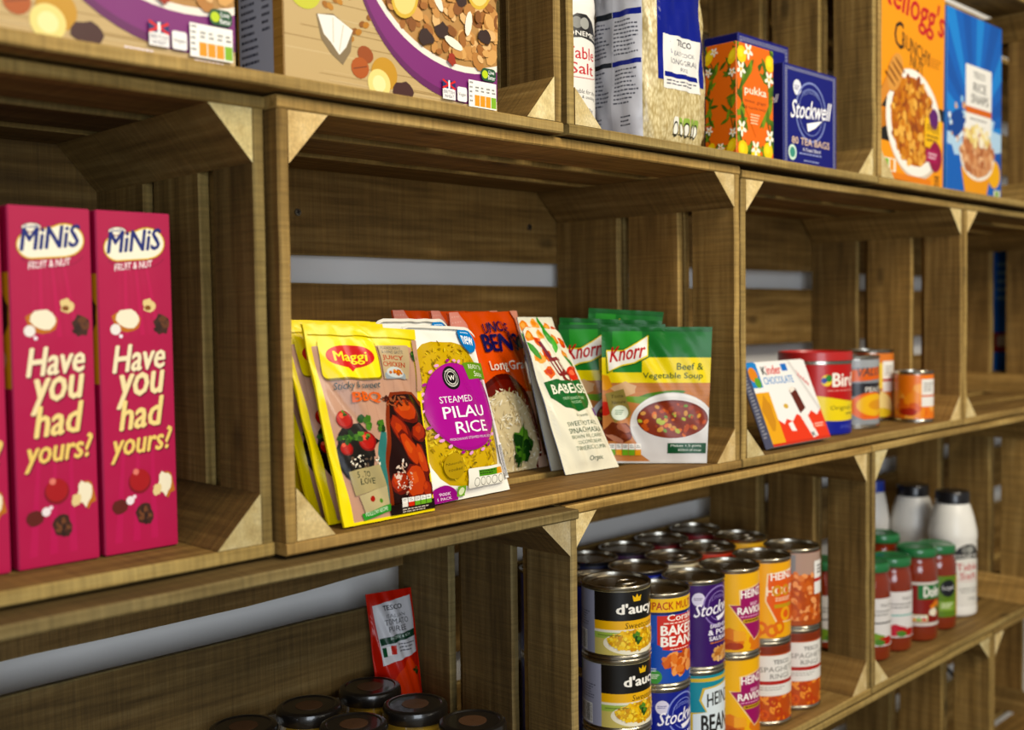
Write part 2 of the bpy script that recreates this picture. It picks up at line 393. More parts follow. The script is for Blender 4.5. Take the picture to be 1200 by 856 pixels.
def crate(label, x0, y0, z0, W=0.709, H=0.3995, D=0.30, seed=1, tint=(1, 1, 1), bands_end=((0, .068), (.091, .177), (.197, None)), back=((.002, .106), (.148, .25), (.284, None)), wane=0.0):
    R = random.Random(seed); t, te, tb = .0125, .0112, .010; e = .0003
    root = empty('wooden_crate', (x0+W/2, y0+D/2, z0), label, 'crate', 'wooden crates stacked on their sides as shelves')
    O = Vector((-W/2, -D/2, 0))
    def pl(origin, ax, ay, az, L, Wd, T, wn=0.0):
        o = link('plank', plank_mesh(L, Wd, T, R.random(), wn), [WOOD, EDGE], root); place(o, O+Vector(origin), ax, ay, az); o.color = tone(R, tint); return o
    X, Y, Z = (1, 0, 0), (0, 1, 0), (0, 0, 1)
    by = ((0, .089), (.117, .203), (.226, D-.001))
    for a, bb in by:
        k1, k2 = (R.uniform(.0006, .0014), R.uniform(.0010, .0022)) if a == 0 else (0, 0)
        pl((W/2, (a+bb)/2, t/2+k1/2), X, Y, Z, W-e, bb-a, t-k1)
        pl((W/2, (a+bb)/2, H-t/2-k2/2), X, Y, Z, W-e, bb-a, t-k2)
    for a, bb in bands_end:
        bb = D-.001 if bb is None else bb
        for xx in (te/2, W-te/2):
            dj = R.uniform(-.001, .001)
            pl((xx+(.0005 if xx < .1 else -.0005), (a+bb)/2+.001, H/2), Z, Y, (-1, 0, 0), H-2*t-2*e, bb-a+dj, te)
    for a, bb in back:
        bb = H-.002 if bb is None else bb
        pl((W/2, D+tb/2+.0008, (a+bb)/2), X, (0, 0, 1), (0, -1, 0), W-.001, bb-a, tb, wane)
    Lb = D-.006
    for sx in (1, -1):
        for sz in (1, -1):
            lx, lz = R.uniform(.040, .046), R.uniform(.039, .047)
            px = te+.0008 if sx > 0 else W-te-.0008; pz = t+.0004 if sz > 0 else H-t-.0004
            P2 = [(0, 0), (lx*sx, 0), (lx*sx-.002*sx, .002*sz), (.002*sx, lz*sz-.002*sz), (0, lz*sz)]
            # local X = depth, Y = minus world x, Z = world z
            v = []; n = 5
            for xx in (-Lb/2, Lb/2): v += [(xx, -p[0], p[1]) for p in P2]
            f = [(k, (k+1) % n, n+(k+1) % n, n+k) for k in range(n)]+[tuple(range(n)), tuple(range(n, 2*n))]
            me = mesh('corner_block', v, f, False, [0]*n+[1, 1])
            o = link('corner_block', me, [WOOD, RAW], root); place(o, O+Vector((px, Lb/2+.0015, pz)), Y, (-1, 0, 0), Z)
            o.color = tone(R, tint)
    return root
TW = .709
zM0 = 0.0; zB0 = -.3967; zT0 = .400; zD0 = -.7967
crate('crate beneath the purple-bowl cereal boxes, top left of the stack, cut by the frame', .351-TW, -.012, zT0, seed=11, tint=(1.0, 1, 1))
crate('crate holding the table salt, rice bag and tea boxes', .360, -.012, zT0, seed=12)
crate('crate holding the yellow and the blue cereal box at upper right', .360+TW+.004, -.012, zT0, seed=13)
crate('crate beyond the blue cereal box, glimpsed through the slatted end', .360+2*TW+.008, -.012, zT0, seed=10)
crate('crate holding the pink cereal boxes', -.003-TW, .014, zM0, seed=14, tint=(.80, .82, .80))
mid = crate('central crate holding the food pouches and soup sachets', 0, 0, zM0, D=.315, seed=15, tint=(1.04, 1.0, .96))
crate('crate holding the custard drum and fruit tins', TW+.004, 0, zM0, H=.3955, D=.293, seed=16)
crate('empty-looking crate right of the fruit tins, with a blue strip in its end gap', 2*TW+.008, 0, zM0, H=.3955, D=.293, seed=17, bands_end=((0, .08), (.098, .190), (.226, None)))
crate('crate seen only through the end gap behind the blue box', 3*TW+.012, 0, zM0, H=.3955, D=.293, seed=18, bands_end=((0, .08), (.098, .188), (.228, None)))
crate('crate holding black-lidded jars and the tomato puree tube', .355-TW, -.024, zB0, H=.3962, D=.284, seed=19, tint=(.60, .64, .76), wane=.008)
crate('crate holding the stacked food tins', .3585, -.003, zB0, H=.3962, D=.293, seed=20)
crate('crate holding the green-lidded sauce jars and white salt bottles', .3585+TW+.004, -.003, zB0, H=.3962, D=.293, seed=21)
crate('crate seen through the slatted end beyond the salt bottle', .3585+2*TW+.008, -.003, zB0, H=.3962, D=.293, seed=22)
crate('crate under the sauce jars, its slatted right end in view', 1.557-TW, -.001, zD0, D=.293, seed=23)
crate('crate at the lower right corner holding the black cable', 1.562, -.001, zD0, D=.293, seed=24)
# screws through the back of the middle crate
for sx, sz in ((.236, .335), (.64, .336)):
    me = lathe('screw', [(.0001, .0), (.0048, .0), (.0042, .0012), (.0001, .0016)], 14, True, False)
    o = link('screw', me, paint('#8a8375', 0.35, 1.0), mid, (sx-TW/2, .315/2+.0006, sz)); o.rotation_euler = (PI/2, 0, 0)
    for a in (0, PI/2):
        c = link('screw_slot', boxmesh('screw_slot', -.0028, -.0005, .0012, .0028, .0005, .0018, 0), paint('#1b1814', .7), o); c.rotation_euler = (0, 0, a+.3)
zT = zT0+.0125+.0009; zM = zM0+.0125+.0009; zB = zB0+.0125+.0009; zD = zD0+.0125+.0009

# ------------------------------------------------------------------ cartons
def carton(name, label, cat, x0, y0, z0, w, d, h, body, front=None, side=None, right=None, group=None, rz=0, ry=0.0, flap=None):
    root = empty(name, (x0+w/2, y0+d/2, z0), label, cat, group, rz, 0, ry)
    link('carton', boxmesh('carton', -w/2, -d/2, 0, w/2, d/2, h, .0012), paint(body, .5), root)
    if front:
        a = Art(w/h); front(a); a.build('front_print', root, flat_map((-w/2+.0008, -d/2, h-.0008), (w-.0016, 0, 0), (0, 0, -h+.0016)), P_CARD)
    if side:
        a = Art(d/h); side(a); a.build('side_print', root, flat_map((-w/2, d/2-.0008, h-.0008), (0, -d+.0016, 0), (0, 0, -h+.0016)), P_CARD)
    if flap:
        v = [(-w/2+.002, -d/2+.003, h), (w/2-.002, -d/2+.003, h), (w/2-.004, d/2-.003, h+flap[1]), (-w/2+.004, d/2-.003, h+flap[1]),
             (-w/2+.002, -d/2+.003, h-.0006), (w/2-.002, -d/2+.003, h-.0006), (w/2-.004, d/2-.003, h+flap[1]-.0006), (-w/2+.004, d/2-.003, h+flap[1]-.0006)]
        link('top_flap', mesh('top_flap', v, [(0, 1, 2, 3), (4, 5, 6, 7), (0, 1, 5, 4), (1, 2, 6, 5), (2, 3, 7, 6), (3, 0, 4, 7)]), paint(flap[0], .55), root)
    return root
FL = ['#c8965a', '#b9854a', '#d8aa6c', '#a56f38', '#e0b983', '#8f5c2c']
def art_flakes(a):     # fruit and flakes cereal with the purple bowl, h .33, lower third is in view
    a.rect(0, 0, 1, 1, '#c6ad7e')
    R = random.Random(5)
    for i in range(70):
        y = R.random(); x = R.uniform(-.2, .8); a.rect(x, y, x+R.uniform(.2, .8), y+.0022, R.choice(['#b59a68', '#d3bd92', '#a98d5c', '#cfb688']))
    a.rect(0, 0, 1, .35, '#6b2468'); a.text('Fruit & Fibre', .1, .1, .9, .22, '#ffffff', .01)
    # fruit on the table
    a.circ(.085, .74, .068, '#c9c84a'); a.circ(.07, .725, .03, '#dedd78')
    a.blob(.3, .64, .11, .08, '#d5c54e', 3); a.blob(.23, .66, .05, .04, '#b5552a', 2)
    for k in range(12): a.ell(.17+.02*k, .77-.010*k+.012*(k % 2), .016, .009, '#c08a3a' if k % 2 else '#a8722c', 8, .6)
    for k in range(9): a.ell(.26+.017*k, .85-.012*k+.012*(k % 2), .016, .009, '#b9822f' if k % 2 else '#946024', 8, -.5)
    a.poly([(.13, .80), (.20, .79), (.285, .825), (.275, .885), (.24, .925), (.19, .9), (.15, .865)], '#8c7a5c')
    a.poly([(.135, .80), (.205, .795), (.285, .825), (.255, .875), (.225, .9), (.19, .87), (.16, .85)], '#f0ece2')
    a.line([(.2, .80), (.2, .87)], .006, '#d8d2c4'); a.line([(.245, .815), (.225, .89)], .006, '#d8d2c4')
    a.ell(.34, .885, .036, .024, '#a0541f', 14, .25); a.ell(.315, .925, .04, .03, '#b4622a', 14, -.3); a.line([(.285, .93), (.345, .918)], .004, '#7c3f14')
    a.circ(.425, .93, .06, '#c79a3a'); a.circ(.40, .96, .052, '#e9d98e'); a.circ(.40, .96, .03, '#f1e6ac')
    a.blob(.52, .97, .05, .03, '#4c2420', 4)
    # bowl
    cx, cy, rx, ry = .82, .575, .53, .40
    a.ell(cx, cy, rx, ry, '#6f2466', 60); a.ell(cx, cy-.008, rx*.985, ry*.965, '#86307c', 60)
    a.ell(cx+.005, cy-.055, rx*.985, ry*.90, '#efe6da', 60); a.ell(cx+.005, cy-.06, rx*.955, ry*.865, '#b98f58', 60)
    ins = lambda x, y: ((x-cx)/(rx*.93))**2+((y-cy+.06)/(ry*.84))**2 < 1
    a.scatter(cx, cy-.06, rx*.95, ry*.85, 620, FL, .016, .042, 9, 1.5, ins, 8)
    for k, (x, y) in enumerate(((.52, .70), (.6, .6), (.9, .62))): a.ell(x, y, .062, .062, '#d8b64e', 18, .4); a.ell(x, y, .05, .05, '#ead389', 18, .4)
    for x, y, s in ((.7, .77, 1), (.62, .8, 2), (.8, .66, 3), (.93, .76, 4)): a.blob(x, y, .035, .025, '#3b2019', s)
    for x, y, s in ((.76, .8, 5), (.68, .68, 6), (.84, .73, 7)): a.ell(x, y, .05, .014, '#f3ead8', 10, s*.7)
    a.blob(.75, .85, .02, .02, '#a63b22', 8); a.blob(.9, .55, .03, .02, '#a63b22', 9)
    # badges
    a.rrect(.905, .855, .985, .895, '#1f5a37', .018); a.circ(.925, .875, .016, '#c2d531'); a.text('Live', .945, .86, .975, .872, '#ffffff'); a.text('Better', .942, .876, .98, .889, '#ffffff')
    a.rect(.70, .925, .765, .972, '#f3f1ee'); a.rect(.70, .915, .765, .94, '#27356f'); a.line([(.70, .915), (.765, .94)], .008, '#d33'); a.line([(.765, .915), (.70, .94)], .008, '#d33'); a.rect(.729, .915, .737, .94, '#ffffff'); a.text('BRITISH', .705, .945, .76, .955, '#40305a'); a.text('WHEAT', .708, .958, .757, .968, '#40305a')
    a.rrect(.775, .928, .825, .972, '#f3f1ee', .008); a.text('Vegan', .78, .945, .82, .958, '#333333')
    a.rect(.835, .90, .985, .982, '#f6f4ee'); a.lines(.84, .905, .86, .975, 5, '#777777', .4); a.traffic(.865, .91, .985, .978, ['#eaa233', '#eaa233', '#eaa233', '#8dbb3c'])
    a.lines(.62, .985, .72, .993, 1, '#f1e8f0'); a.lines(.85, .988, .96, .996, 1, '#f1e8f0')
def art_flakes_side(a):
    a.rect(0, 0, 1, 1, '#b8904e')
    for i in range(40): a.rect(0, i/40, 1, i/40+.004, '#a88244' if i % 2 else '#c49c5a')
    a.rect(.05, .4, .80, .97, '#b8bfce'); a.lines(.1, .42, .5, .94, 26, '#4a4e60', .4, 3); a.lines(.56, .42, .76, .86, 22, '#4a4e60', .4, 4)
carton('cereal_box', 'fruit-flake cereal box with purple bowl, leftmost on the upper shelf', 'cereal box', -.293, .012, zT, .262, .075, .33, '#b48c4c', art_flakes, None, group='purple-bowl cereal boxes')
carton('cereal_box', 'fruit-flake cereal box with purple bowl and grape, beside the crate end above the pouches', 'cereal box', .022, .02, zT, .262, .075, .33, '#b48c4c', art_flakes, art_flakes_side, group='purple-bowl cereal boxes')

def art_pink(a):
    a.rect(0, 0, 1, 1, '#b81a55')
    for k in range(6): a.conv([(.28+.07*k, .14), (.31+.07*k, .14), (.28+.11*k, .36), (.22+.11*k, .36)], '#c2245f' if k % 2 else '#bb1d58')
    for k in range(3): a.conv([(.25+.2*k, .70), (.29+.2*k, .70), (.22+.25*k, .97), (.12+.25*k, .97)], '#c02560')
    for (o, c) in ((.026, '#8f1445'), (.016, '#e8c24a'), (0, '#f6f0dc')):
        a.ell(.27, .105, .17+o, .035+o*.25, c, 22, -.08); a.ell(.68, .088, .23+o, .043+o*.25, c, 22, -.1); a.conv([(.25, .07-o*.25), (.7, .046-o*.25), (.7, .132+o*.25), (.25, .14+o*.25)], c)
    a.ell(.27, .056, .13, .014, '#8f1445', 16, -.08); a.ell(.27, .056, .115, .011, '#f6f0dc', 16, -.08); a.text('Weetabix', .18, .050, .36, .062, '#2b3f8a', .01, .1, 0, .006)
    a.text('MiNiS', .13, .06, .87, .122, '#1d2f7c', .03, .18, 0, .018)
    a.text('FRUIT & NUT', .22, .152, .74, .172, '#f7ecec', .02, .1, 0, .014); a.arc(.5, .12, .42, .045, 15, 150, .008, '#8f1445')
    # nuts and fruit above the slogan
    a.blob(.36, .318, .2, .032, '#c27a31', 3, 13, .1, .15); a.blob(.39, .312, .16, .03, '#f3ead2', 4, 13, .12, .15); a.circ(.21, .342, .07, '#efe9e2'); a.circ(.28, .362, .025, '#f2e8ee')
    a.blob(.68, .272, .09, .018, '#e6cf95', 5); a.blob(.66, .28, .04, .008, '#8d5a28', 6)
    a.blob(.85, .328, .12, .034, '#4b2a1c', 7); a.herb(.85, .328, .11, ['#5e3824', '#3a1e14', '#6f4429'], 2, 10)
    # slogan
    for t, x0, x1, y0, y1, c in (('Have', .16, .88, .392, .470, '#f5e7c4'), ('you', .2, .86, .478, .575, '#f5e3b4'), ('had', .23, .84, .555, .640, '#f3dc98'), ('yours?', .1, .95, .648, .735, '#f0d27f')):
        a.text(t, x0+.015, y0+.004, x1+.015, y1+.004, '#7c1039', .035, .22, 0, .012); a.text(t, x0, y0, x1, y1, c, .03, .22, 0, .012)
    a.circ(.48, .795, .155, '#8e1f2c'); a.circ(.48, .79, .14, '#b03034'); a.circ(.43, .765, .04, '#e58a7c')
    a.blob(.86, .812, .11, .04, '#c07b34', 8); a.blob(.83, .808, .1, .037, '#f3e9cf', 9); a.blob(.72, .825, .06, .018, '#e7d09a', 10)
    a.blob(.2, .862, .11, .022, '#6b2a22', 11, 13, .1, -.4); a.circ(.34, .848, .055, '#f0e6e6'); a.circ(.40, .838, .025, '#f3dfe6')
    a.blob(.54, .895, .12, .034, '#4b2a1c', 12); a.herb(.54, .895, .1, ['#5e3824', '#3a1e14', '#7a4d30'], 3, 10)
def art_pink_side(a):
    a.rect(0, 0, 1, 1, '#b01850'); a.rect(.8, .18, 1, .5, '#d9b13c'); a.blob(.93, .3, .06, .05, '#4b2a1c', 3); a.blob(.9, .42, .06, .03, '#efdcae', 4)
for x, lab in ((-.201, 'pink cereal box with slogan, in the middle of the three'), (-.131, 'pink cereal box with slogan, nearest the crate end'), (-.272, 'pink cereal box cut off by the left frame edge')):
    carton('cereal_box', lab, 'cereal box', x, .067, zM, .0655, .19, .2845, '#b01850', art_pink, art_pink_side, group='pink cereal boxes', flap=('#7c2a3e', .006))

def art_pukka(a):
    a.rect(0, 0, 1, 1, '#e8781a'); R = random.Random(3)
    pts = [(.0, .05), (.25, .2), (.05, .42), (.2, .6), (.05, .8), (.3, .95)]
    for fl in (0, 1):
        P = [(1-x if fl else x, y) for x, y in pts]
        a.line(P, .03, '#4f5a1c')
        for i, (x, y) in enumerate(P):
            for k in range(7): a.leaf(x+R.uniform(-.18, .18), y+R.uniform(-.08, .08), .16, .055, R.uniform(0, PI), R.choice(['#5f7d22', '#7d9a2c', '#47661c']))
    for x, y in ((.12, .1), (.9, .12), (.15, .92), (.85, .9), (.5, .97)): a.ell(x, y, .13, .075, '#f2cf1f', 16, .5); a.ell(x-.02, y-.01, .07, .04, '#f9e24a', 12, .5)
    for x, y in ((.1, .23), (.88, .26), (.12, .74), (.9, .78), (.5, .9), (.3, .06)):
        for k in range(5):
            w = 2*PI*k/5+.3; a.ell(x+.07*math.cos(w), y+.07*math.sin(w)*a.asp, .062, .03*a.asp, '#fbf3e2', 10, w)
        a.circ(x, y, .03, '#f0b93a')
def art_pukka_front(a):
    art_pukka(a)
    a.poly([(.5, .12), (.62, .24), (.86, .38), (.86, .5), (.66, .66), (.5, .80), (.34, .66), (.14, .5), (.14, .38), (.38, .24)], '#e9761b')
    a.text('pukka', .2, .36, .8, .45, '#fdf0dc', .01); a.text('lemon, ginger', .2, .475, .8, .515, '#6b2f0e'); a.text('& manuka honey', .22, .53, .78, .57, '#6b2f0e'); a.lines(.36, .6, .64, .7, 4, '#fbe0bd', .4)
carton('tea_box', 'orange herbal tea box patterned with lemons and white flowers', 'tea box', .732, .02, zT, .091, .05, .1545, '#e8781a', art_pukka_front, art_pukka)
def swash(a, cx, cy, w, asp, c, ring):
    a.ring(cx, cy, w*.36, w*.385, ring, ry=1.0); a.ring(cx, cy, w*.29, w*.30, ring, ry=1.0)
    a.text('T.E.STOCKWELL', cx-w*.22, cy-w*.30*a.asp, cx+w*.22, cy-w*.235*a.asp, ring, .01, 0, w*.06*a.asp)
def art_tea(a):
    a.rect(0, 0, 1, 1, '#15207f'); 
    for x0, y0, x1, y1 in ((.02, .02, .98, .05), (.02, .02, .06, 1), (.94, .02, .98, 1)): a.rect(x0, y0, x1, y1, '#8d8fa8'); 
    for i in range(36): a.rect(.025, .03+i*.027, .055, .04+i*.027, '#3b3f8a'); a.rect(.945, .03+i*.027, .975, .04+i*.027, '#3b3f8a')
    for i in range(30): a.rect(.06+i*.03, .025, .072+i*.03, .045, '#3b3f8a')
    a.circ(.24, .21, .075, '#e6e8f0'); a.lines(.19, .19, .29, .24, 3, '#15207f')
    swash(a, .5, .43, .76, 1, '#fff', '#8e9acc'); a.rect(.12, .38, .88, .5, '#15207f')
    a.text('Stockwell', .12, .34, .9, .52, '#ffffff', .012, .35, 0, .05); a.conv([(.42, .55), (.72, .49), (.58, .58), (.44, .63)], '#ffffff')
    a.text('80 TEA BAGS', .14, .70, .86, .77, '#e7cdb4', .01); a.text('A Classic Blend', .34, .795, .68, .83, '#f0f0f8'); a.lines(.28, .85, .74, .88, 1, '#a9b2dd'); a.lines(.36, .92, .68, .945, 1, '#a9b2dd')
    a.circ(.15, .86, .075, '#d8ecdc'); a.circ(.15, .86, .05, '#4d9a8a')
def art_tea_side(a):
    a.rect(0, 0, 1, 1, '#131c70'); a.text('Stockwell', .2, .3, .9, .38, '#ffffff', .01, .35); a.lines(.3, .5, .8, .75, 5, '#8e9acc')
carton('tea_box', 'dark blue tea bag box with white script and 80 TEA BAGS', 'tea box', .85, .02, zT, .15, .07, .1445, '#15207f', art_tea, art_tea_side)
carton('tea_box', 'taller navy box standing behind the orange tea box', 'tea box', .848, .0925, zT, .138, .06, .199, '#15207f', art_tea, art_tea_side)

def art_nut(a):
    a.rect(0, 0, 1, 1, '#f2a314'); a.rect(0, .58, .16, .67, '#1c1712'); a.rect(0, .75, .2, .82, '#1c1712'); a.rect(0, .67, .2, .75, '#d98a1e'); a.rect(.55, .60, 1, .66, '#1c1712')
    for k in range(7): a.blob(.05+.03*k, .70+.02*(k % 3), .04, .025, '#c7832f', k)
    a.text("Kellogg's", .05, .05, 1.0, .24, '#c4122c', .02, .25, .0, -.06)
    a.text('C', .25, .26, .38, .385, '#241a10', .01); a.text('RUNCHY', .36, .30, .78, .37, '#241a10', .012, 0, 0, -.05); a.text('NUT', .48, .385, .68, .445, '#241a10', .012, 0, 0, -.03)
    a.lines(.76, .37, .98, .42, 4, '#b06c18', .4)
    a.ell(.56, .715, .42, .25, '#d6cdbf', 44, .22); a.ell(.55, .705, .41, .245, '#f7f2ea', 44, .22); a.ell(.54, .70, .33, .205, '#c47a2c', 40, .22)
    ins = lambda x, y: ((x-.54)/.32)**2+((y-.70)/.2)**2 < 1
    a.scatter(.54, .70, .32, .2, 240, ['#d18a35', '#b7671f', '#e2a850', '#9c5218', '#eebb62'], .02, .05, 4, 1.6, ins, 8)
    a.conv([(.0, .66), (.06, .68), (.26, .54), (.18, .49)], '#d9974a'); a.ell(.26, .50, .14, .065, '#dba258', 20, -1.0)
    for k in range(4): a.ell(.19+.045*k, .535-.025*k, .085, .008, '#8f5a22', 10, .5)
    a.rect(.70, .66, .96, .80, '#f3c31d'); a.circ(.84, .66, .07, '#6a2a78'); a.text('FREE', .74, .69, .92, .725, '#7a4a10', .01); a.lines(.73, .74, .93, .78, 2, '#7a4a10', .5); a.circ(.87, .84, .1, '#9c1850'); a.rect(.72, .81, .9, .87, '#b02a62'); a.lines(.76, .825, .9, .86, 2, '#f0d0dc', .5)
    a.rect(.06, .895, .28, .955, '#f2ead8'); a.rect(.13, .9, .18, .95, '#8dbb3c'); a.rect(.2, .9, .25, .95, '#eaa233'); a.rect(.2, .955, .8, .985, '#e58f3a'); a.text('375', .86, .93, .93, .98, '#3a2a12')
def art_nut_side(a):
    a.rect(0, 0, 1, 1, '#d99012'); a.rect(.2, .5, 1, .62, '#1c1712'); a.lines(.2, .2, .9, .45, 9, '#6a4a10')
carton('cereal_box', 'yellow honey nut cereal box with a white bowl', 'cereal box', 1.142, .03, zT+.0031, .258, .07, .36, '#f2a314', art_nut, art_nut_side, ry=.02)
def art_snaps(a):
    a.rect(0, 0, 1, 1, '#1b6fc4')
    for k in range(11):
        w = -.2+k*.36; c = '#3f93dc' if k % 2 else '#1a62b4'
        a.conv([(.5, .62), (.5+1.6*math.cos(PI+w), .62+1.6*math.sin(PI+w)*a.asp*1.2), (.5+1.6*math.cos(PI+w+.2), .62+1.6*math.sin(PI+w+.2)*a.asp*1.2)], c)
    a.blob(.45, .66, .55, .12, '#bcd9f0', 6, 21, .35); a.blob(.2, .62, .3, .08, '#1552a0', 7, 17, .3)
    a.scatter(.4, .6, .4, .14, 60, ['#e8f0f6', '#9cc6ea', '#dfae7a'], .01, .03, 5)
    a.rect(.32, .27, .80, .64, '#f1efea'); a.text('TESCO', .46, .30, .68, .335, '#4a4a4a', .01); a.text('RICE', .46, .36, .70, .41, '#3d3d3d', .01); a.text('SNAPS', .42, .425, .74, .475, '#3d3d3d', .01); a.rect(.32, .50, .80, .535, '#d9793a'); a.lines(.4, .56, .74, .58, 1, '#888888'); a.lines(.44, .6, .68, .615, 1, '#888888')
    a.conv([(.24, .84), (.80, .84), (.7, 1), (.32, 1)], '#eca51a'); a.ell(.86, .85, .12, .08, '#f1b92c', 16); a.ell(.54, .77, .32, .135, '#f4eee2', 30); a.ell(.54, .765, .29, .12, '#d8a276', 30)
    a.scatter(.54, .75, .30, .12, 130, ['#dba476', '#c8865a', '#e9bd94', '#b87850'], .025, .05, 8, 1.4); a.scatter(.54, .66, .24, .05, 40, ['#f3e3a8', '#e8d084', '#f6efda'], .02, .04, 9); a.rect(.85, .94, .97, .985, '#e8ead0'); a.rect(.88, .945, .94, .975, '#7fb04a')
carton('cereal_box', 'blue rice cereal box with sunburst rays beside the yellow cereal box', 'cereal box', 1.417, .03, zT, .248, .07, .332, '#1b6fc4', art_snaps, flap=('#dfe3e6', .018))
def art_plainblue(a):
    a.rect(0, 0, 1, 1, '#1478d2'); a.rect(0, .6, 1, .74, '#b02a2a'); a.rect(.2, .62, .8, .7, '#e8d8c0'); a.lines(.2, .1, .8, .4, 5, '#9cc8f0')
carton('snack_box', 'bright blue carton seen as a strip through the slatted crate end', 'box', 2.20, .12, zM, .10, .15, .34, '#1478d2', art_plainblue, art_plainblue)

# ------------------------------------------------------------------ pouches and sachets
def pouch(name, label, cat, BL, BR, TL, TR, thick, body, art=None, group=None, nx=26, ny=34, bulge_pow=.55, wr=.0012, seed=1, mat=P_FILM, back=.35, round_top=0.0, z_lo=None, low=0.0, edge=.04):
    BL, BR, TL, TR = map(Vector, (BL, BR, TL, TR))
    base = (BL+BR)/2; root = empty(name, base, label, cat, group)
    ex = ((BR-BL)+(TR-TL)).normalized(); ey = ((TL-BL)+(TR-BR)).normalized(); nrm = ex.cross(ey).normalized()
    R = random.Random(seed); W = [(R.uniform(4, 11), R.uniform(3, 9), R.uniform(0, 6.3), R.uniform(.4, 1)) for _ in range(5)]
    def hump(u, v):
        du = min(u, 1-u); dv = min(v, 1-v)
        if du <= edge or dv <= edge*.8: return 0.0
        a = min(1, (du-edge)/(.5-edge)); q = min(1, (dv-edge*.8)/(.5-edge*.8))
        lw = 1.0+low*(0.5-v)
        return (math.sin(a*PI/2)**bulge_pow)*(math.sin(min(1, q*1.25)*PI/2)**bulge_pow)*lw
    def P(u, v):
        p = BL*(1-u)*(1-v)+BR*u*(1-v)+TL*(1-u)*v+TR*u*v
        if round_top:      # pull the upper corners in
            du = max(0, abs(u-.5)*2-.75)/.25; dv = max(0, v-.82)/.18
            p = p-(TL-BL)*(round_top*(du**2)*dv)
        k = hump(u, v); s = sum(c*math.sin(a*u*3+b*v*3+ph) for a, b, ph, c in W)
        s += .9*abs(math.sin(u*19+v*5+W[0][2]))*max(0, v-.75)*3 + .9*abs(math.sin(u*15+W[1][2]))*max(0, .2-v)*4
        return p, k, s*wr*min(1, .35+k)
    G = {}
    for i in range(nx+1):
        for j in range(ny+1):
            p, k, s = P(i/nx, j/ny)
            q = p+nrm*(k*thick+s+.0006)-base
            if j == 0 or q.z < .0004: q.z = max(q.z, .0004)
            bk = p-nrm*(k*thick*back+.0006-s*.6)-base
            bk.z = max(bk.z, .0002)
            G[i, j] = (q, bk)
    v, f = [], []; idx = {}
    for j in range(ny+1):
        for i in range(nx+1):
            idx['f', i, j] = len(v); v.append(G[i, j][0])
    for j in range(ny+1):
        for i in range(nx+1):
            idx['b', i, j] = len(v); v.append(G[i, j][1])
    for j in range(ny):
        for i in range(nx):
            f.append((idx['f', i, j], idx['f', i+1, j], idx['f', i, j+1])); f.append((idx['f', i+1, j], idx['f', i+1, j+1], idx['f', i, j+1]))
            f.append((idx['b', i, j], idx['b', i, j+1], idx['b', i+1, j+1], idx['b', i+1, j]))
    for i in range(nx):
        f.append((idx['f', i, 0], idx['b', i, 0], idx['b', i+1, 0], idx['f', i+1, 0])); f.append((idx['f', i, ny], idx['f', i+1, ny], idx['b', i+1, ny], idx['b', i, ny]))
    for j in range(ny):
        f.append((idx['f', 0, j], idx['f', 0, j+1], idx['b', 0, j+1], idx['b', 0, j])); f.append((idx['f', nx, j], idx['b', nx, j], idx['b', nx, j+1], idx['f', nx, j+1]))
    link('pouch_film', mesh('pouch_film', v, f, True), paint(body, .25, 0, .3), root)
    if art:
        a = Art((BR-BL).length/(TL-BL).length); art(a)
        nr = {}
        for i in range(nx+1):
            for j in range(ny+1):
                d1 = G[min(nx, i+1), j][0]-G[max(0, i-1), j][0]; d2 = G[i, min(ny, j+1)][0]-G[i, max(0, j-1)][0]
                c = d1.cross(d2); nr[i, j] = c.normalized() if c.length > 1e-12 else nrm
        def mp(x, y):
            X = min(max(x, 0), 1)*nx; Y = (1-min(max(y, 0), 1))*ny
            i = min(nx-1, int(X)); j = min(ny-1, int(Y)); a_, b_ = X-i, Y-j
            if a_+b_ <= 1: q = G[i, j][0]+(G[i+1, j][0]-G[i, j][0])*a_+(G[i, j+1][0]-G[i, j][0])*b_
            else: q = G[i+1, j+1][0]+(G[i, j+1][0]-G[i+1, j+1][0])*(1-a_)+(G[i+1, j][0]-G[i+1, j+1][0])*(1-b_)
            n = nr[i, j]*(1-a_)*(1-b_)+nr[i+1, j]*a_*(1-b_)+nr[i, j+1]*(1-a_)*b_+nr[i+1, j+1]*a_*b_
            return q, n.normalized()
        a.build('front_print', root, mp, mat, nx, ny, 6e-6, .0003, True)
    return root
GRN = ['#2f5a1e', '#4c7a28', '#1f4418', '#5f8f33']
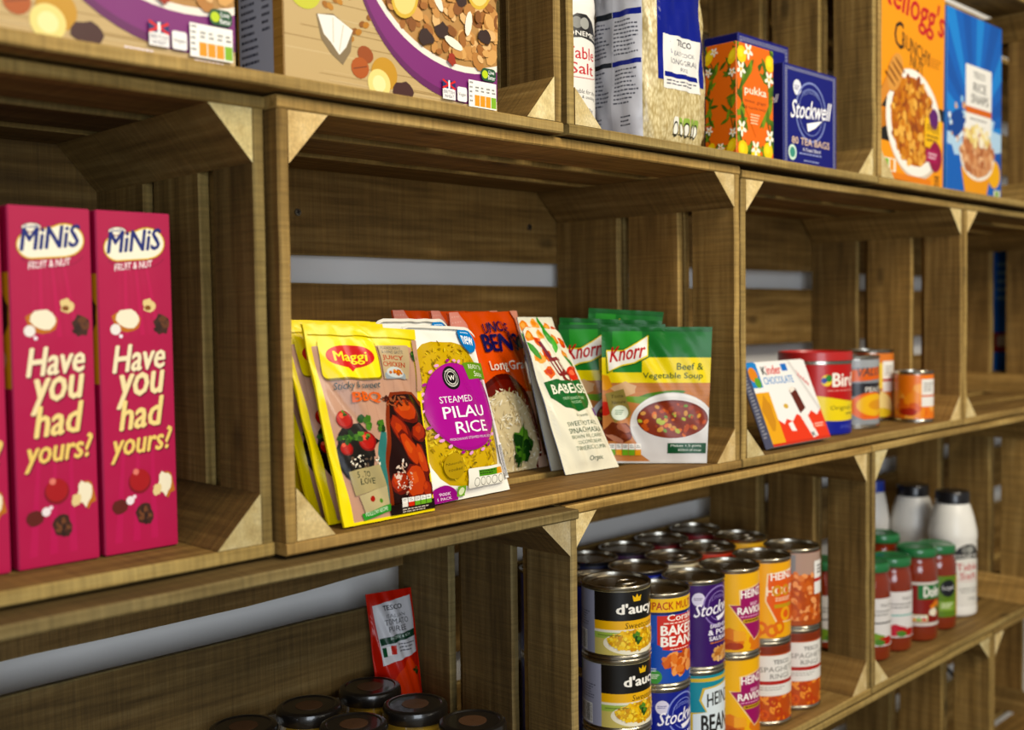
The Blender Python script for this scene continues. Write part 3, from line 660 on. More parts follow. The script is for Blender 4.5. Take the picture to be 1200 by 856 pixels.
def art_maggi(a):
    a.rect(0, 0, 1, 1, '#f2dc12'); a.poly([(.035, .115), (.95, .06), (.985, .985), (.10, .985)], '#c49d86')
    for k in range(9): a.rect(.1+.1*k, .1, .103+.1*k, .5, '#b58c76')
    a.rect(.10, .06, .95, .10, '#f2dc12')
    # chicken tray
    a.poly([(.60, .40), (.66, .35), (.9, .345), (.985, .40), (.985, .985), (.5, .97), (.48, .80), (.56, .55)], '#8a3a1c'); a.poly([(.63, .40), (.69, .365), (.9, .36), (.985, .43), (.985, .97), (.54, .94), (.52, .80), (.6, .56)], '#2a0d08')
    a.poly([(.42, .72), (.5, .55), (.55, .56), (.49, .82), (.5, .93), (.42, .85)], '#3f7f78')
    RD = ['#8a2710', '#a8381a', '#c24c24', '#6e1b0a', '#d2653a']
    for x, y, rx, ry, rt, s in ((.80, .45, .14, .06, .5, 1), (.72, .56, .08, .10, -.5, 2), (.80, .66, .07, .12, -.5, 3), (.92, .57, .09, .055, .3, 4), (.82, .83, .15, .10, .1, 5), (.63, .83, .10, .06, .4, 6), (.92, .72, .06, .10, -.3, 7), (.95, .88, .06, .05, 0, 8)):
        a.blob(x, y, rx, ry, RD[3], s, 15, .1, rt); a.blob(x-.01, y-.008, rx*.82, ry*.82, RD[s % 2+1], s+20, 13, .12, rt); a.blob(x-.025, y-.02, rx*.4, ry*.35, RD[4 if s % 2 else 2], s+40, 11, .25, rt)
    a.scatter(.68, .80, .09, .09, 46, ['#f3e6d8', '#e9d2c0', '#d8b49c'], .006, .02, 8, 2); a.scatter(.68, .40, .14, .03, 34, ['#7a3a20', '#4a1c10', '#a06040'], .01, .03, 3, 3)
    # tomatoes and herbs
    a.blob(.22, .66, .17, .13, '#1d1712', 61, 17, .2); a.blob(.3, .60, .15, .08, '#241f18', 62)
    for x, y, r in ((.19, .485, .078), (.36, .60, .085), (.16, .63, .055)):
        a.circ(x, y, r, '#8f1714'); a.circ(x-.006, y-.004, r*.86, '#b5241c'); a.circ(x-.025, y-.02, r*.3, '#e06a52'); a.herb(x+.01, y-.03, r*.45, GRN, int(x*100), 5)
    a.herb(.37, .50, .07, GRN, 5, 8); a.herb(.5, .53, .06, GRN, 6, 8); a.herb(.26, .57, .09, GRN, 7, 9); a.herb(.16, .57, .06, GRN, 8, 6)
    a.scatter(.3, .70, .15, .035, 40, ['#f2ead8', '#d8cdb8', '#6b5848'], .006, .018, 12, 2)
    # lower left seals
    a.poly([(.14, .74), (.42, .72), (.47, .83), (.17, .86)], '#b2a478'); a.text('5 .. TO', .2, .745, .34, .775, '#2b3a2a', .01); a.text('LOVE', .22, .78, .38, .81, '#2b3a2a', .01); a.poly([(.2, .86), (.47, .83), (.49, .92), (.24, .95)], '#c2b48a'); a.circ(.31, .885, .025, '#a8281c'); a.circ(.41, .90, .02, '#5f8f33')
    a.poly([(.20, .95), (.50, .92), (.50, .955), (.22, .985)], '#3f9a3a'); a.text('FOLLOW RECIPE', .24, .945, .47, .965, '#e8f3dc', 0, 0, 0, .015)
    a.rect(.5, .93, 1, .985, '#241410'); a.traffic(.62, .905, .97, .95, ['#e9e4da', '#d8412a', '#79b23a', '#79b23a', '#79b23a']); a.lines(.63, .96, .95, .985, 2, '#d8cdbd', .4)
    # brand panel
    a.rrect(.095, .085, .60, .285, '#8f7d12', .04); a.rrect(.09, .08, .59, .275, '#f6e116', .04)
    a.ell(.345, .165, .21, .06, '#d21f1c', 32); a.poly([(.21, .195), (.48, .195), (.40, .215), (.345, .245), (.29, .215)], '#d21f1c'); a.text('Maggi', .20, .14, .485, .205, '#f9e81e', .02)
    a.poly([(.62, .10), (.90, .095), (.88, .275), (.62, .28)], '#c0aa84'); a.text('FLAVOURING', .645, .105, .82, .12, '#4c5a5c'); a.text('& HAND BASTE', .645, .125, .84, .142, '#4c5a5c'); a.text('JUICY', .64, .152, .84, .182, '#b5441c', .02); a.text('CHICKEN', .63, .188, .85, .214, '#b5441c', .02)
    a.rrect(.63, .245, .85, .28, '#9aa2a6', .02); a.ell(.74, .245, .09, .03, '#c8ccc8', 18); a.scatter(.74, .245, .07, .014, 18, ['#d98a3a', '#b5641f'], .01, .02, 3)
    a.herb(.95, .145, .06, GRN, 9, 9); a.rect(.955, .06, 1, .34, '#c49d86')
    a.text('Sticky & sweet', .16, .298, .56, .345, '#1f5a62', 0, .25, 0, .006); a.text('BBQ', .29, .352, .55, .408, '#e06a12', .035, 0, 0, .004)
    a.poly([(0, 0), (.04, .1), (.10, .985), (.12, 1), (0, 1)], '#f2dc12'); a.rect(0, 0, 1, .055, '#f0d910')
zf = zM
pouch('seasoning_bag', 'yellow BBQ chicken seasoning bag standing in front of its row', 'food bag', (.072, .016, zf), (.188, .021, zf), (.070, .074, .202), (.187, .047, .194), .007, '#e9d010', art_maggi, 'yellow seasoning bags', wr=.0011, seed=3)
for k, (dy, dx, dz, lb) in enumerate(((.022, -.004, .002, 'yellow seasoning bag directly behind the front yellow bag'), (.045, -.006, .004, 'yellow seasoning bag third from the front'), (.068, -.006, .005, 'rearmost yellow seasoning bag, mostly hidden'))):
    pouch('seasoning_bag', lb, 'food bag', (.068+dx+.006, .016+dy, zf), (.183+dx, .021+dy, zf), (.062+dx, .074+dy*.9, .202+dz), (.176+dx+k*.01, .06+dy*.9, .198+dz), .006, '#e9d010', art_maggi if k < 2 else None, 'yellow seasoning bags', wr=.0013, seed=11+k)
def art_pilau(a):
    a.rect(0, 0, 1, 1, '#f1efe6'); a.rrect(.05, .10, .93, .93, '#c9a81c', .3)
    a.ell(.5, .52, .46, .42, '#cfae1e', 40)
    ins = lambda x, y: ((x-.5)/.46)**2+((y-.52)/.42)**2 < 1
    a.scatter(.5, .52, .46, .42, 420, ['#d9bc2c', '#b8941a', '#e3cc48', '#c4a422', '#7a6a18', '#a88a1c'], .012, .03, 6, 3, ins, 6)
    a.ell(.52, .49, .43, .255, '#a8218f', 48)
    a.ell(.52, .485, .415, .243, '#b02a98', 48)
    for i in range(26):
        w = i*2.4; a.ell(.52+.45*math.cos(w), .49+.27*math.sin(w), .028, .009, '#e7a8d6' if i % 3 else '#a8218f', 8, w*1.3)
    a.circ(.45, .325, .105, '#181614'); a.ring(.45, .325, .075, .08, '#e8e4da'); a.circ(.45, .325, .058, '#e8e4da'); a.circ(.45, .325, .052, '#181614'); a.text('W', .415, .312, .485, .34, '#f3f0e6', .02); a.text('WORLDWIDE', .385, .275, .515, .288, '#e8e4da', 0, 0, .01); a.text('FOODS', .40, .363, .50, .374, '#e8e4da', 0, 0, -.008)
    a.text('STEAMED', .25, .43, .66, .468, '#f4eef0', .005); a.text('PILAU', .26, .49, .80, .556, '#f8f2f4', .01); a.text('RICE', .37, .58, .78, .646, '#f8f2f4', .01); a.text('MICROWAVE STEAMED PILAU RICE', .27, .668, .82, .682, '#f0d8ea', .005)
    a.poly([(.66, .235), (1, .225), (1, .325), (.70, .335)], '#6f9a2c'); a.text('READY TO', .73, .245, .97, .272, '#eef3da', .005); a.text('Steam', .78, .285, .96, .318, '#eef3da', 0, .2)
    a.circ(.86, .085, .125, '#1f86c8'); a.conv([(.8, .14), (.9, .14), (.83, .175)], '#1f86c8'); a.text('new', .775, .062, .945, .115, '#f4f8fb', .025); a.lines(.8, .035, .92, .05, 1, '#cfe6f4')
    a.rect(.92, .33, .985, .90, '#ece6ea'); a.rect(.93, .34, .945, .66, '#c46ab4'); a.barcode(.94, .72, 1.0, .93, 4)
    a.circ(.28, .815, .105, '#b89a1c'); a.text('Naturally', .2, .795, .36, .812, '#4a4412'); a.text('cooked', .22, .825, .35, .842, '#4a4412')
    a.rrect(.42, .845, .90, .945, '#f0eee2', .02); a.rect(.56, .86, .82, .895, '#5f9a2c'); a.rect(.80, .86, .88, .895, '#e8a52a'); a.lines(.57, .865, .8, .89, 2, '#2e4c14', .5)
    for k in range(5): a.ring(.53+.08*k, .92, .028, .034, '#8c8a80', 16)
    a.ell(.14, .985, .17, .075, '#9a1f88', 24); a.text('900K', .08, .945, .22, .962, '#efd8ea', .01); a.text('1 PACK', .06, .97, .23, .987, '#efd8ea', .01); a.rect(.3, .925, .39, .98, '#7fae3c'); a.circ(.345, .952, .03, '#dfeac0')
    a.rect(0, 0, 1, .02, '#e8e5da')
pouch('rice_pouch', 'white and purple steamed pilau rice pouch in front', 'food pouch', (.205, .046, zf), (.331, .057, zf), (.208, .10, .199), (.333, .12, .193), .011, '#ece9df', art_pilau, 'pilau rice pouches', wr=.0008, seed=21, round_top=.05, low=.4)
pouch('rice_pouch', 'white pilau rice pouch behind the purple-fronted one, only its top showing', 'food pouch', (.203, .085, zf), (.325, .095, zf), (.208, .142, .205), (.329, .158, .203), .009, '#ece9df', art_pilau, 'pilau rice pouches', wr=.0008, seed=22, round_top=.05)
def art_bens(a):
    a.rect(0, 0, 1, 1, '#e25a18'); a.rect(0, .92, 1, 1, '#c03c0c'); a.rect(0, .5, 1, .6, '#d04410'); a.rect(.78, .52, 1, 1, '#d8a890')
    a.ell(.52, .76, .48, .36, '#5c1a12', 44); a.ell(.52, .78, .45, .345, '#742218', 44)
    ins = lambda x, y: ((x-.5)/.44)**2+((y-.8)/.31)**2 < 1
    a.ell(.5, .81, .43, .30, '#d8c8a0', 36); a.scatter(.5, .8, .45, .31, 380, ['#efe4c4', '#d9c79c', '#f5eed8', '#c2ab7c', '#e6d6ae'], .018, .035, 4, 4.0, ins, 6)
    a.herb(.66, .84, .15, GRN, 3, 16); a.herb(.56, .9, .12, GRN, 4, 10); a.line([(.6, .98), (.66, .72)], .014, '#3d6622')
    a.rect(.86, .93, 1, 1, '#d8b8a0')
    a.text('UNCLE', .42, .07, .80, .135, '#1c1c58', .02, 0, .012); a.text("BEN'S", .36, .145, .90, .26, '#1c1c58', .035)
    a.circ(.96, .2, .075, '#2a2a38'); a.circ(.96, .21, .05, '#8a7a6a')
    a.text('Long Grain', .36, .32, .97, .395, '#f5ead8', .012, 0, 0, -.0)
    a.poly([(0, 0), (.13, 0), (.2, .08), (.2, .15), (.08, .17), (0, .1)], '#e8a090'); a.poly([(.88, 0), (1, 0), (1, .2), (.97, .22), (.93, .06)], '#e8a48c')
    for k in range(12): a.circ(.03+.03*(k % 4), .03+.035*(k//4), .008, '#f0bcae', 8)
BP = dict(wr=.0016, bulge_pow=.6, low=.5)
pouch('rice_pouch', 'orange long grain rice pouch in front of its row', 'food pouch', (.374, .15, zf), (.494, .153, zf), (.366, .196, .211), (.493, .204, .2125), .010, '#dc5214', art_bens, 'orange rice pouches', seed=31, **BP)
pouch('rice_pouch', 'orange rice pouch in the middle of its row, behind the front orange one', 'food pouch', (.367, .186, zf), (.486, .188, zf), (.362, .224, .2135), (.482, .230, .213), .009, '#dc5214', art_bens, 'orange rice pouches', seed=32, **BP)
pouch('rice_pouch', 'rearmost orange rice pouch, only its pink top corner showing', 'food pouch', (.333, .222, zf), (.455, .224, zf), (.327, .253, .2155), (.447, .258, .213), .009, '#dc5214', art_bens, 'orange rice pouches', seed=33, **BP)
def art_baby(a):
    a.rect(0, 0, 1, 1, '#e9e4cf')
    VO = ['#e88f2c', '#e2702a', '#f0b05a', '#cf4a2a']
    for i, (x, y) in enumerate(((.1, .06), (.25, .1), (.4, .05), (.9, .1), (.8, .2), (.32, .2), (.15, .22), (.9, .28), (.72, .08), (.25, .32))):
        a.blob(x, y, .09, .04, VO[i % 4], i, 11, .25); a.blob(x-.01, y-.005, .05, .02, VO[(i+2) % 4], i+50, 9, .25)
    a.leaf(.58, .06, .16, .07, 1.3, '#3f9a35'); a.leaf(.64, .12, .13, .06, 1.9, '#5bb243'); a.leaf(.1, .16, .16, .06, 1.0, '#4a9a38'); a.leaf(.84, .24, .14, .06, .5, '#3d8f35')
    a.conv([(.27, .10), (.33, .10), (.42, .22), (.37, .23)], '#7c2440')
    for k in range(5): a.conv([(.36+.05*k, .22+.0*k), (.38+.05*k, .22), (.46+.045*k, .335), (.435+.045*k, .34)], '#8a2a30')
    a.conv([(.36, .22), (.60, .215), (.62, .235), (.37, .245)], '#8a2a30'); a.conv([(.43, .33), (.66, .325), (.66, .345), (.45, .35)], '#8a2a30')
    a.ell(.78, .335, .13, .055, '#d23a22', 18); a.ell(.76, .325, .06, .02, '#ea7a5a', 12); a.ring(.58, .35, .06, .1, '#8a2f2a')
    a.poly([(.08, .385), (.3, .37), (.6, .385), (.95, .37), (.95, .5), (.8, .575), (.55, .6), (.3, .565), (.12, .49)], '#1f6b30')
    a.text('BABEASE', .17, .405, .92, .47, '#f2efdc', .02); a.text('NURTURING FUTURE', .32, .495, .80, .515, '#bcd8b0'); a.text('FOODIES', .46, .525, .66, .543, '#bcd8b0')
    a.text('6+ month', .44, .615, .68, .635, '#5c6a4c'); a.text('SWEET POTATO,', .24, .665, .86, .70, '#2f5a34'); a.text('SPINACH MASALA', .22, .71, .90, .745, '#2f5a34'); a.text('BROWN RICE, CARROT', .23, .757, .88, .785, '#7c8a70'); a.text('COCONUT CREAM,', .33, .795, .80, .822, '#7c8a70'); a.text('TURMERIC & CUMIN', .25, .832, .85, .86, '#7c8a70'); a.text('Organic', .48, .90, .74, .94, '#3f5a44')
    a.ell(.97, .60, .06, .03, '#7a3a8a', 12)
pouch('baby_food_pouch', 'cream baby food pouch with green banner, in front', 'food pouch', (.452, .082, zf), (.548, .078, zf), (.436, .137, .193), (.512, .145, .188), .009, '#6f7c9c', art_baby, 'baby food pouches', seed=41, wr=.001, low=.8, round_top=.03)
pouch('baby_food_pouch', 'cream baby food pouch behind the green-banner one, vegetables at its top', 'food pouch', (.466, .118, zf), (.55, .116, zf), (.455, .163, .205), (.522, .166, .204), .008, '#6f7c9c', art_baby, 'baby food pouches', seed=42, wr=.001)
def art_knorr(a):
    a.rect(0, 0, 1, 1, '#e0792c'); a.rect(0, 0, 1, .245, '#2a7a35'); a.rect(.10, 0, .37, .5, '#3c9a3c'); a.rect(0, .225, 1, .41, '#f0da14'); a.rect(.10, .20, .37, .335, '#2f8a38')
    # food picture
    a.rect(0, .41, 1, 1, '#c98a54')
    for k in range(5): a.rect(0, .41+.03*k, 1, .412+.03*k, '#b5764a')
    a.blob(.2, .46, .12, .05, '#d9b48a', 3); a.blob(.55, .50, .25, .03, '#5a8a2c', 4, 15, .15, -.15); a.blob(.4, .54, .2, .025, '#7aa23a', 5, 13, .15, .1)
    a.circ(.02, .6, .07, '#c4301c'); a.blob(.14, .78, .13, .08, '#7a3a22', 6); a.blob(.2, .74, .08, .03, '#b07054', 7, 12, .2, .5); a.blob(.12, .82, .09, .02, '#c48a70', 8, 12, .2, .4); a.blob(.22, .80, .05, .02, '#8f4a30', 9)
    a.ell(.66, .72, .40, .24, '#c9c8c4', 44); a.ell(.66, .71, .395, .225, '#ece9e6', 44); a.poly([(.27, .73), (.36, .93), (.5, 1.01), (1, 1.01), (1, .7)], '#dddad8'); a.ell(.66, .665, .36, .155, '#e3e0dd', 44); a.ell(.66, .675, .335, .14, '#7c2f12', 44); a.ell(.66, .682, .325, .13, '#8f3a16', 44)
    ins = lambda x, y: ((x-.66)/.31)**2+((y-.682)/.12)**2 < 1
    a.scatter(.66, .68, .31, .12, 60, ['#e07a2a', '#c45a1c', '#b9c04a', '#7fa03a', '#d8a050', '#a84a1c'], .015, .035, 7, 1.4, ins)
    a.poly([(.03, .49), (.20, .455), (.27, .63), (.25, .66), (.12, .70), (.08, .66)], '#9a8a4c'); a.text('Taste', .08, .50, .2, .525, '#4a4020', 0, 0, 0, .01); a.text('Nature', .09, .545, .22, .57, '#4a4020', .01, 0, 0, .012); a.ell(.165, .63, .08, .055, '#e6ecd8', 18, -.2); a.lines(.12, .61, .21, .65, 3, '#4a7a3a')
    a.poly([(0, .35), (.06, .36), (.1, .44), (.03, .47), (0, .46)], '#e0a030')
    # flag logo
    F = lambda o: [(.045-o, .175-o), (.2, .175-o), (.32, .12-o), (.425+o, .065-o), (.42+o, .215+o), (.3, .265+o), (.18, .285+o), (.06-o, .33+o)]
    a.poly(F(.012), '#1d6b2f'); a.poly(F(.004), '#f0da14'); a.poly(F(-.006), '#f6f3ea')
    a.text('Knorr', .075, .155, .40, .262, '#c41f24', .025, .25, 0, .04)
    a.text('Beef &', .69, .265, .93, .315, '#1f5a2c', .005); a.text('Vegetable Soup', .38, .335, .93, .39, '#1f5a2c', .005)
    a.rect(.62, .85, .985, .925, '#1d5a36'); a.text('Makes 1.5 pints', .65, .86, .94, .882, '#e9f0e4', .008); a.text('850ml of soup', .72, .893, .94, .913, '#e9f0e4', .008)
    a.traffic(.06, .855, .37, .94, ['#7fb23a', '#e9a52a', '#7fb23a', '#7fb23a', '#e9a52a']); a.rect(0, .985, 1, 1, '#d8d5d0'); a.rect(0, 0, 1, .03, '#246c30')
KP = dict(wr=.0007, bulge_pow=.7)
pouch('soup_sachet', 'green and yellow beef vegetable soup sachet in front, facing the camera', 'soup sachet', (.564, .116, zf), (.647, .012, zf), (.570, .122, .191), (.661, .012, .189), .005, '#2a7a35', art_knorr, 'soup sachets', seed=51, **KP)
pouch('soup_sachet', 'soup sachet second in its row, its logo half hidden by the baby food pouch', 'soup sachet', (.552, .172, zf), (.636, .066, zf), (.553, .182, .194), (.641, .072, .193), .004, '#2a7a35', art_knorr, 'soup sachets', seed=52, **KP)
pouch('soup_sachet', 'soup sachet third in its row, only a green top edge showing', 'soup sachet', (.565, .187, zf), (.648, .083, zf), (.571, .196, .2035), (.655, .088, .197), .003, '#1f6a30', art_knorr, 'soup sachets', seed=53, **KP)
pouch('soup_sachet', 'rearmost soup sachet, standing highest against the slatted crate end', 'soup sachet', (.590, .180, zf), (.646, .118, zf), (.620, .186, .216), (.686, .108, .209), .003, '#1f6a30', art_knorr, 'soup sachets', seed=54, **KP)
def art_puree(a):
    art_puree_full(a); a.p = [([[(x, y*.80) for x, y in t] for t in tr], c, n) for tr, c, n in a.p]; a.p.insert(0, ([[(0, 0), (1, 0), (1, 1), (0, 1)]], lin('#b82818'), -1))
def art_puree_full(a):
    a.rect(0, 0, 1, 1, '#c22a1a'); a.blob(.65, .68, .32, .16, '#d84a2a', 3); a.blob(.3, .85, .3, .12, '#d04022', 4); a.blob(.75, .9, .2, .06, '#e07a4a', 5); a.blob(.62, .92, .12, .04, '#efd9b0', 6); a.herb(.85, .60, .12, ['#2c3a1c', '#3d5a26'], 3, 6)
    a.poly([(.10, .09), (.95, .05), (.96, .46), (.14, .52)], '#d4d3d6'); a.text('TESCO', .30, .10, .72, .135, '#2a2a30', .03); a.text('ITALIAN', .34, .165, .76, .19, '#5a5a60'); a.text('TOMATO', .28, .20, .82, .24, '#3a3a40', .005); a.text('PUREE', .34, .252, .74, .29, '#3a3a40', .005); a.poly([(.14, .33), (.96, .295), (.96, .345), (.15, .38)], '#1d4a34'); a.text('INTENSE & RICH', .35, .325, .8, .345, '#cfe0d4', .005, 0, 0, .01)
    a.rect(.16, .395, .25, .46, '#1d5a3a'); a.rect(.25, .39, .34, .455, '#ecebe8'); a.rect(.34, .385, .43, .45, '#c8301f'); a.lines(.5, .38, .92, .45, 3, '#6a6a70', .4)
pouch('tomato_puree_tube', 'red tomato puree tube standing in the corner behind the black-lidded jars', 'tube', (.282, .225, zB+.048), (.338, .210, zB+.048), (.276, .250, -.127), (.341, .243, -.129), .014, '#b32416', art_puree, seed=61, wr=.0012, back=.2, low=1.0)

# chocolate packs: slim cartons leaning back
def leaning_pack(name, label, cat, x0, y0, w, h, t, lean, body, art, group, sideart=None):
    root = empty(name, (x0+w/2, y0+t*math.cos(lean)*.5, zM+.0028), label, cat, group, 0, -lean)
    link('carton', boxmesh('carton', -w/2, -t/2, 0, w/2, t/2, h, .001), paint(body, .4), root)
    a = Art(w/h); art(a); a.build('front_print', root, flat_map((-w/2, -t/2, h), (w, 0, 0), (0, 0, -h)), P_WRAP)
    if sideart:
        a = Art(t/h); sideart(a); a.build('side_print', root, flat_map((-w/2, t/2, h), (0, -t, 0), (0, 0, -h)), P_WRAP)
    return root
def art_kinder(a):
    a.rect(0, 0, 1, 1, '#f1efec'); a.poly([(0, .72), (.1, .74), (.22, .70), (.3, .76), (.36, .70), (.45, .74), (.55, .66), (.7, .72), (.82, .64), (.9, .7), (1, .62), (1, 1), (0, 1)], '#e8430f')
    a.rect(0, 0, .16, .3, '#3b8fd0'); a.circ(.06, .14, .07, '#e0902c'); a.circ(.1, .24, .05, '#6aa83a'); a.rect(0, .36, .22, .97, '#e9ae1c'); a.blob(.1, .62, .08, .2, '#d0941a', 3)
    a.text('K', .22, .05, .29, .15, '#1d1a18', .03); a.text('inder', .30, .04, .54, .15, '#d8231c', .025); a.rect(.56, .03, .66, .12, '#2b7ac8'); a.text('CHOCOLATE', .20, .18, .70, .27, '#5a9ad2', .02)
    a.poly([(.56, .36), (.68, .34), (.74, .60), (.62, .66)], '#6a2a18'); a.poly([(.56, .34), (.64, .32), (.68, .36), (.58, .40)], '#efe6dc'); a.ell(.42, .55, .04, .03, '#d8b44a', 10); a.poly([(.6, .68), (.72, .66), (.80, .95), (.70, .97)], '#efece8'); a.poly([(.36, .76), (.44, .74), (.46, .86), (.38, .85)], '#f4f1ee')
    a.text('K', .70, .90, .76, .95, '#1d1a18', .03); a.rect(.76, .8, .98, .86, '#ee6a4a'); a.lines(.80, .80, .97, .86, 2, '#f6d0c0', .5); a.rect(0, .97, 1, 1, '#d23a10')
    a.conv([(.70, .02), (.74, .0), (1, .62), (.97, .66)], '#dcd9d6'); a.text('kinder', .80, .12, .95, .2, '#d8231c', .01, 0, 0, -.16)
for dx, dy, lb in ((0, 0, 'white and orange chocolate pack leaning in front'), (.022, .0165, 'white chocolate pack just behind and right of the front one')):
    leaning_pack('chocolate_pack', lb, 'chocolate', .812+dx, .014+dy, .160, .124, .013, .38, '#e9e6e3', art_kinder, 'chocolate packs', lambda a: (a.rect(0, 0, 1, 1, '#8f93b0'), a.lines(.2, .1, .8, .9, 20, '#f4f4f8', .5)))

# ------------------------------------------------------------------ rice bag: a filled pillow bag with a rounded-rectangle section
def rice_bag():
    x0, x1, y0, y1, h = .540, .668, .022, .115, .30
    cx, cy = (x0+x1)/2, (y0+y1)/2; W, D = x1-x0, y1-y0
    root = empty('rice_bag', (cx, cy, zT), 'clear bag of long grain rice with blue and white label', 'rice bag')
    n = 64       # the section starts at the back-left corner and runs along the left side, then the front
    big = []
    for i in range(1024):
        a = PI*0.75+2*PI*i/1024
        big.append((math.copysign(abs(math.cos(a))**.42, math.cos(a))*W/2, math.copysign(abs(math.sin(a))**.42, math.sin(a))*D/2))
    cum = [0.0]
    for i in range(1024): cum.append(cum[-1]+math.hypot(big[(i+1) % 1024][0]-big[i][0], big[(i+1) % 1024][1]-big[i][1]))
    pts = []; k = 0
    for i in range(n):       # even spacing round the section
        t = cum[-1]*i/n
        while cum[k+1] < t: k += 1
        w = (t-cum[k])/(cum[k+1]-cum[k]); p, q = big[k], big[(k+1) % 1024]; pts.append((p[0]+(q[0]-p[0])*w, p[1]+(q[1]-p[1])*w))
    nz = 30
    def prof(z):
        s = z/h
        return (1.0+.07*math.sin(min(1, s*1.6)*PI)*(1-s)+.05*(1-s)) if s > .04 else (1.03+.4*s)*.97
    def P(i, j):
        z = h*j/nz; k = prof(z); tp = max(0, (j/nz-.8)/.2)
        x, y = pts[i % n]; w = .0016*math.sin(i*1.7+j*.6)+.0012*math.sin(i*.9-j*.9)
        r = math.hypot(x, y); x, y = x*(k+w/r*1.0), y*(k+w/r)*(1-.93*tp)
        return Vector((x, y, z+.0005))
    v = [P(i, j) for j in range(nz+1) for i in range(n)]
    f = [t for j in range(nz) for i in range(n) for t in ((j*n+i, j*n+(i+1) % n, (j+1)*n+i), (j*n+(i+1) % n, (j+1)*n+(i+1) % n, (j+1)*n+i))]+[tuple(range(n)), tuple(nz*n+i for i in range(n))]
    m, nt, b = newmat('long_grain_rice_in_film'); L = nt.links.new
    tc = N(nt, 'ShaderNodeTexCoord'); mp = N(nt, 'ShaderNodeMapping'); mp.inputs['Scale'].default_value = (330, 330, 140); mp.inputs['Rotation'].default_value = (.5, .4, .6); L(tc.outputs['Object'], mp.inputs['Vector'])
    vo = N(nt, 'ShaderNodeTexVoronoi'); vo.inputs['Scale'].default_value = 1; L(mp.outputs[0], vo.inputs['Vector'])
    r = N(nt, 'ShaderNodeValToRGB'); r.color_ramp.elements[0].color = lin('#e2d4a4'); r.color_ramp.elements[1].color = lin('#a8935c'); r.color_ramp.elements[1].position = .8; L(vo.outputs['Distance'], r.inputs[0]); L(r.outputs[0], b.inputs['Base Color'])
    bp = N(nt, 'ShaderNodeBump'); bp.inputs['Strength'].default_value = .4; bp.inputs['Distance'].default_value = .001; L(vo.outputs['Distance'], bp.inputs['Height']); L(bp.outputs[0], b.inputs['Normal'])
    b.inputs['Roughness'].default_value = .45; b.inputs['Coat Weight'].default_value = .5; b.inputs['Coat Roughness'].default_value = .15
    link('bag_body', mesh('bag_body', v, f, True), m, root)
    def surf(i0, i1):
        def mpf(x, y):
            X = i0+(i1-i0)*x; Y = (1-y)*nz; i = int(math.floor(X)); j = min(nz-1, int(Y)); a_, b_ = X-i, Y-j
            if a_+b_ <= 1: q = P(i, j)+(P(i+1, j)-P(i, j))*a_+(P(i, j+1)-P(i, j))*b_
            else: q = P(i+1, j+1)+(P(i, j+1)-P(i+1, j+1))*(1-a_)+(P(i+1, j)-P(i+1, j+1))*(1-b_)
            d = (P(i+2, j)-P(i-1, j)).cross(P(i, min(nz, j+1))-P(i, max(0, j-1))); return q, d.normalized()
        return mpf
    # left side: white back-of-pack panel, wrapping from the back round to the front edge
    a = Art(.8)
    a.rect(.0, .0, 1, .985, '#b9bac2'); a.rect(.5, .0, 1, .985, '#c9cad2')
    for x0_, x1_, s in ((.06, .46, 3), (.54, .96, 4)):
        a.rect(x0_-.04, .45, x1_+.03, .475, '#2a348c' if s == 4 else '#2a3038'); a.rect(x0_-.04, .655, x1_+.03, .675, '#2a348c' if s == 4 else '#2a3038')
        a.lines(x0_, .49, x1_, .64, 9, '#5c5e6a', .4, s); a.lines(x0_, .69, x1_, .84, 9, '#5c5e6a', .4, s+2); a.lines(x0_+.1, .88, x1_-.08, .93, 3, '#4a4c58', .4, s+5)
    a.build('back_label', root, surf(0, 13), P_FILM, 13, nz, 6e-6, .0004, True)
    a = Art(.85)
    a.rect(.13, 0, .97, .735, '#26308c'); a.rect(.22, .545, .90, .765, '#e9e7e2'); a.text('TESCO', .45, .56, .72, .585, '#2a2a40', .03); a.text('EASY COOK', .42, .607, .76, .625, '#55556a'); a.text('LONG GRAIN', .34, .638, .84, .66, '#44445a', .005); a.text('RICE', .52, .672, .66, .688, '#55556a'); a.rect(.24, .698, .86, .718, '#26308c'); a.lines(.28, .728, .86, .755, 2, '#6a6a78', .4)
    for k in range(5): a.rrect(.40+.095*k, .875, .48+.095*k, .915, '#efece0' if k == 0 else '#9ab45a', .02); a.ring(.44+.095*k, .925, .028, .038, '#3a3a30', 14); a.circ(.44+.095*k, .925, .028, '#efece0')
    a.lines(.4, .945, .86, .955, 1, '#55503a')
    a.build('front_label', root, surf(14, 31), P_FILM, 17, nz, 6e-6, .0004, True)
rice_bag()

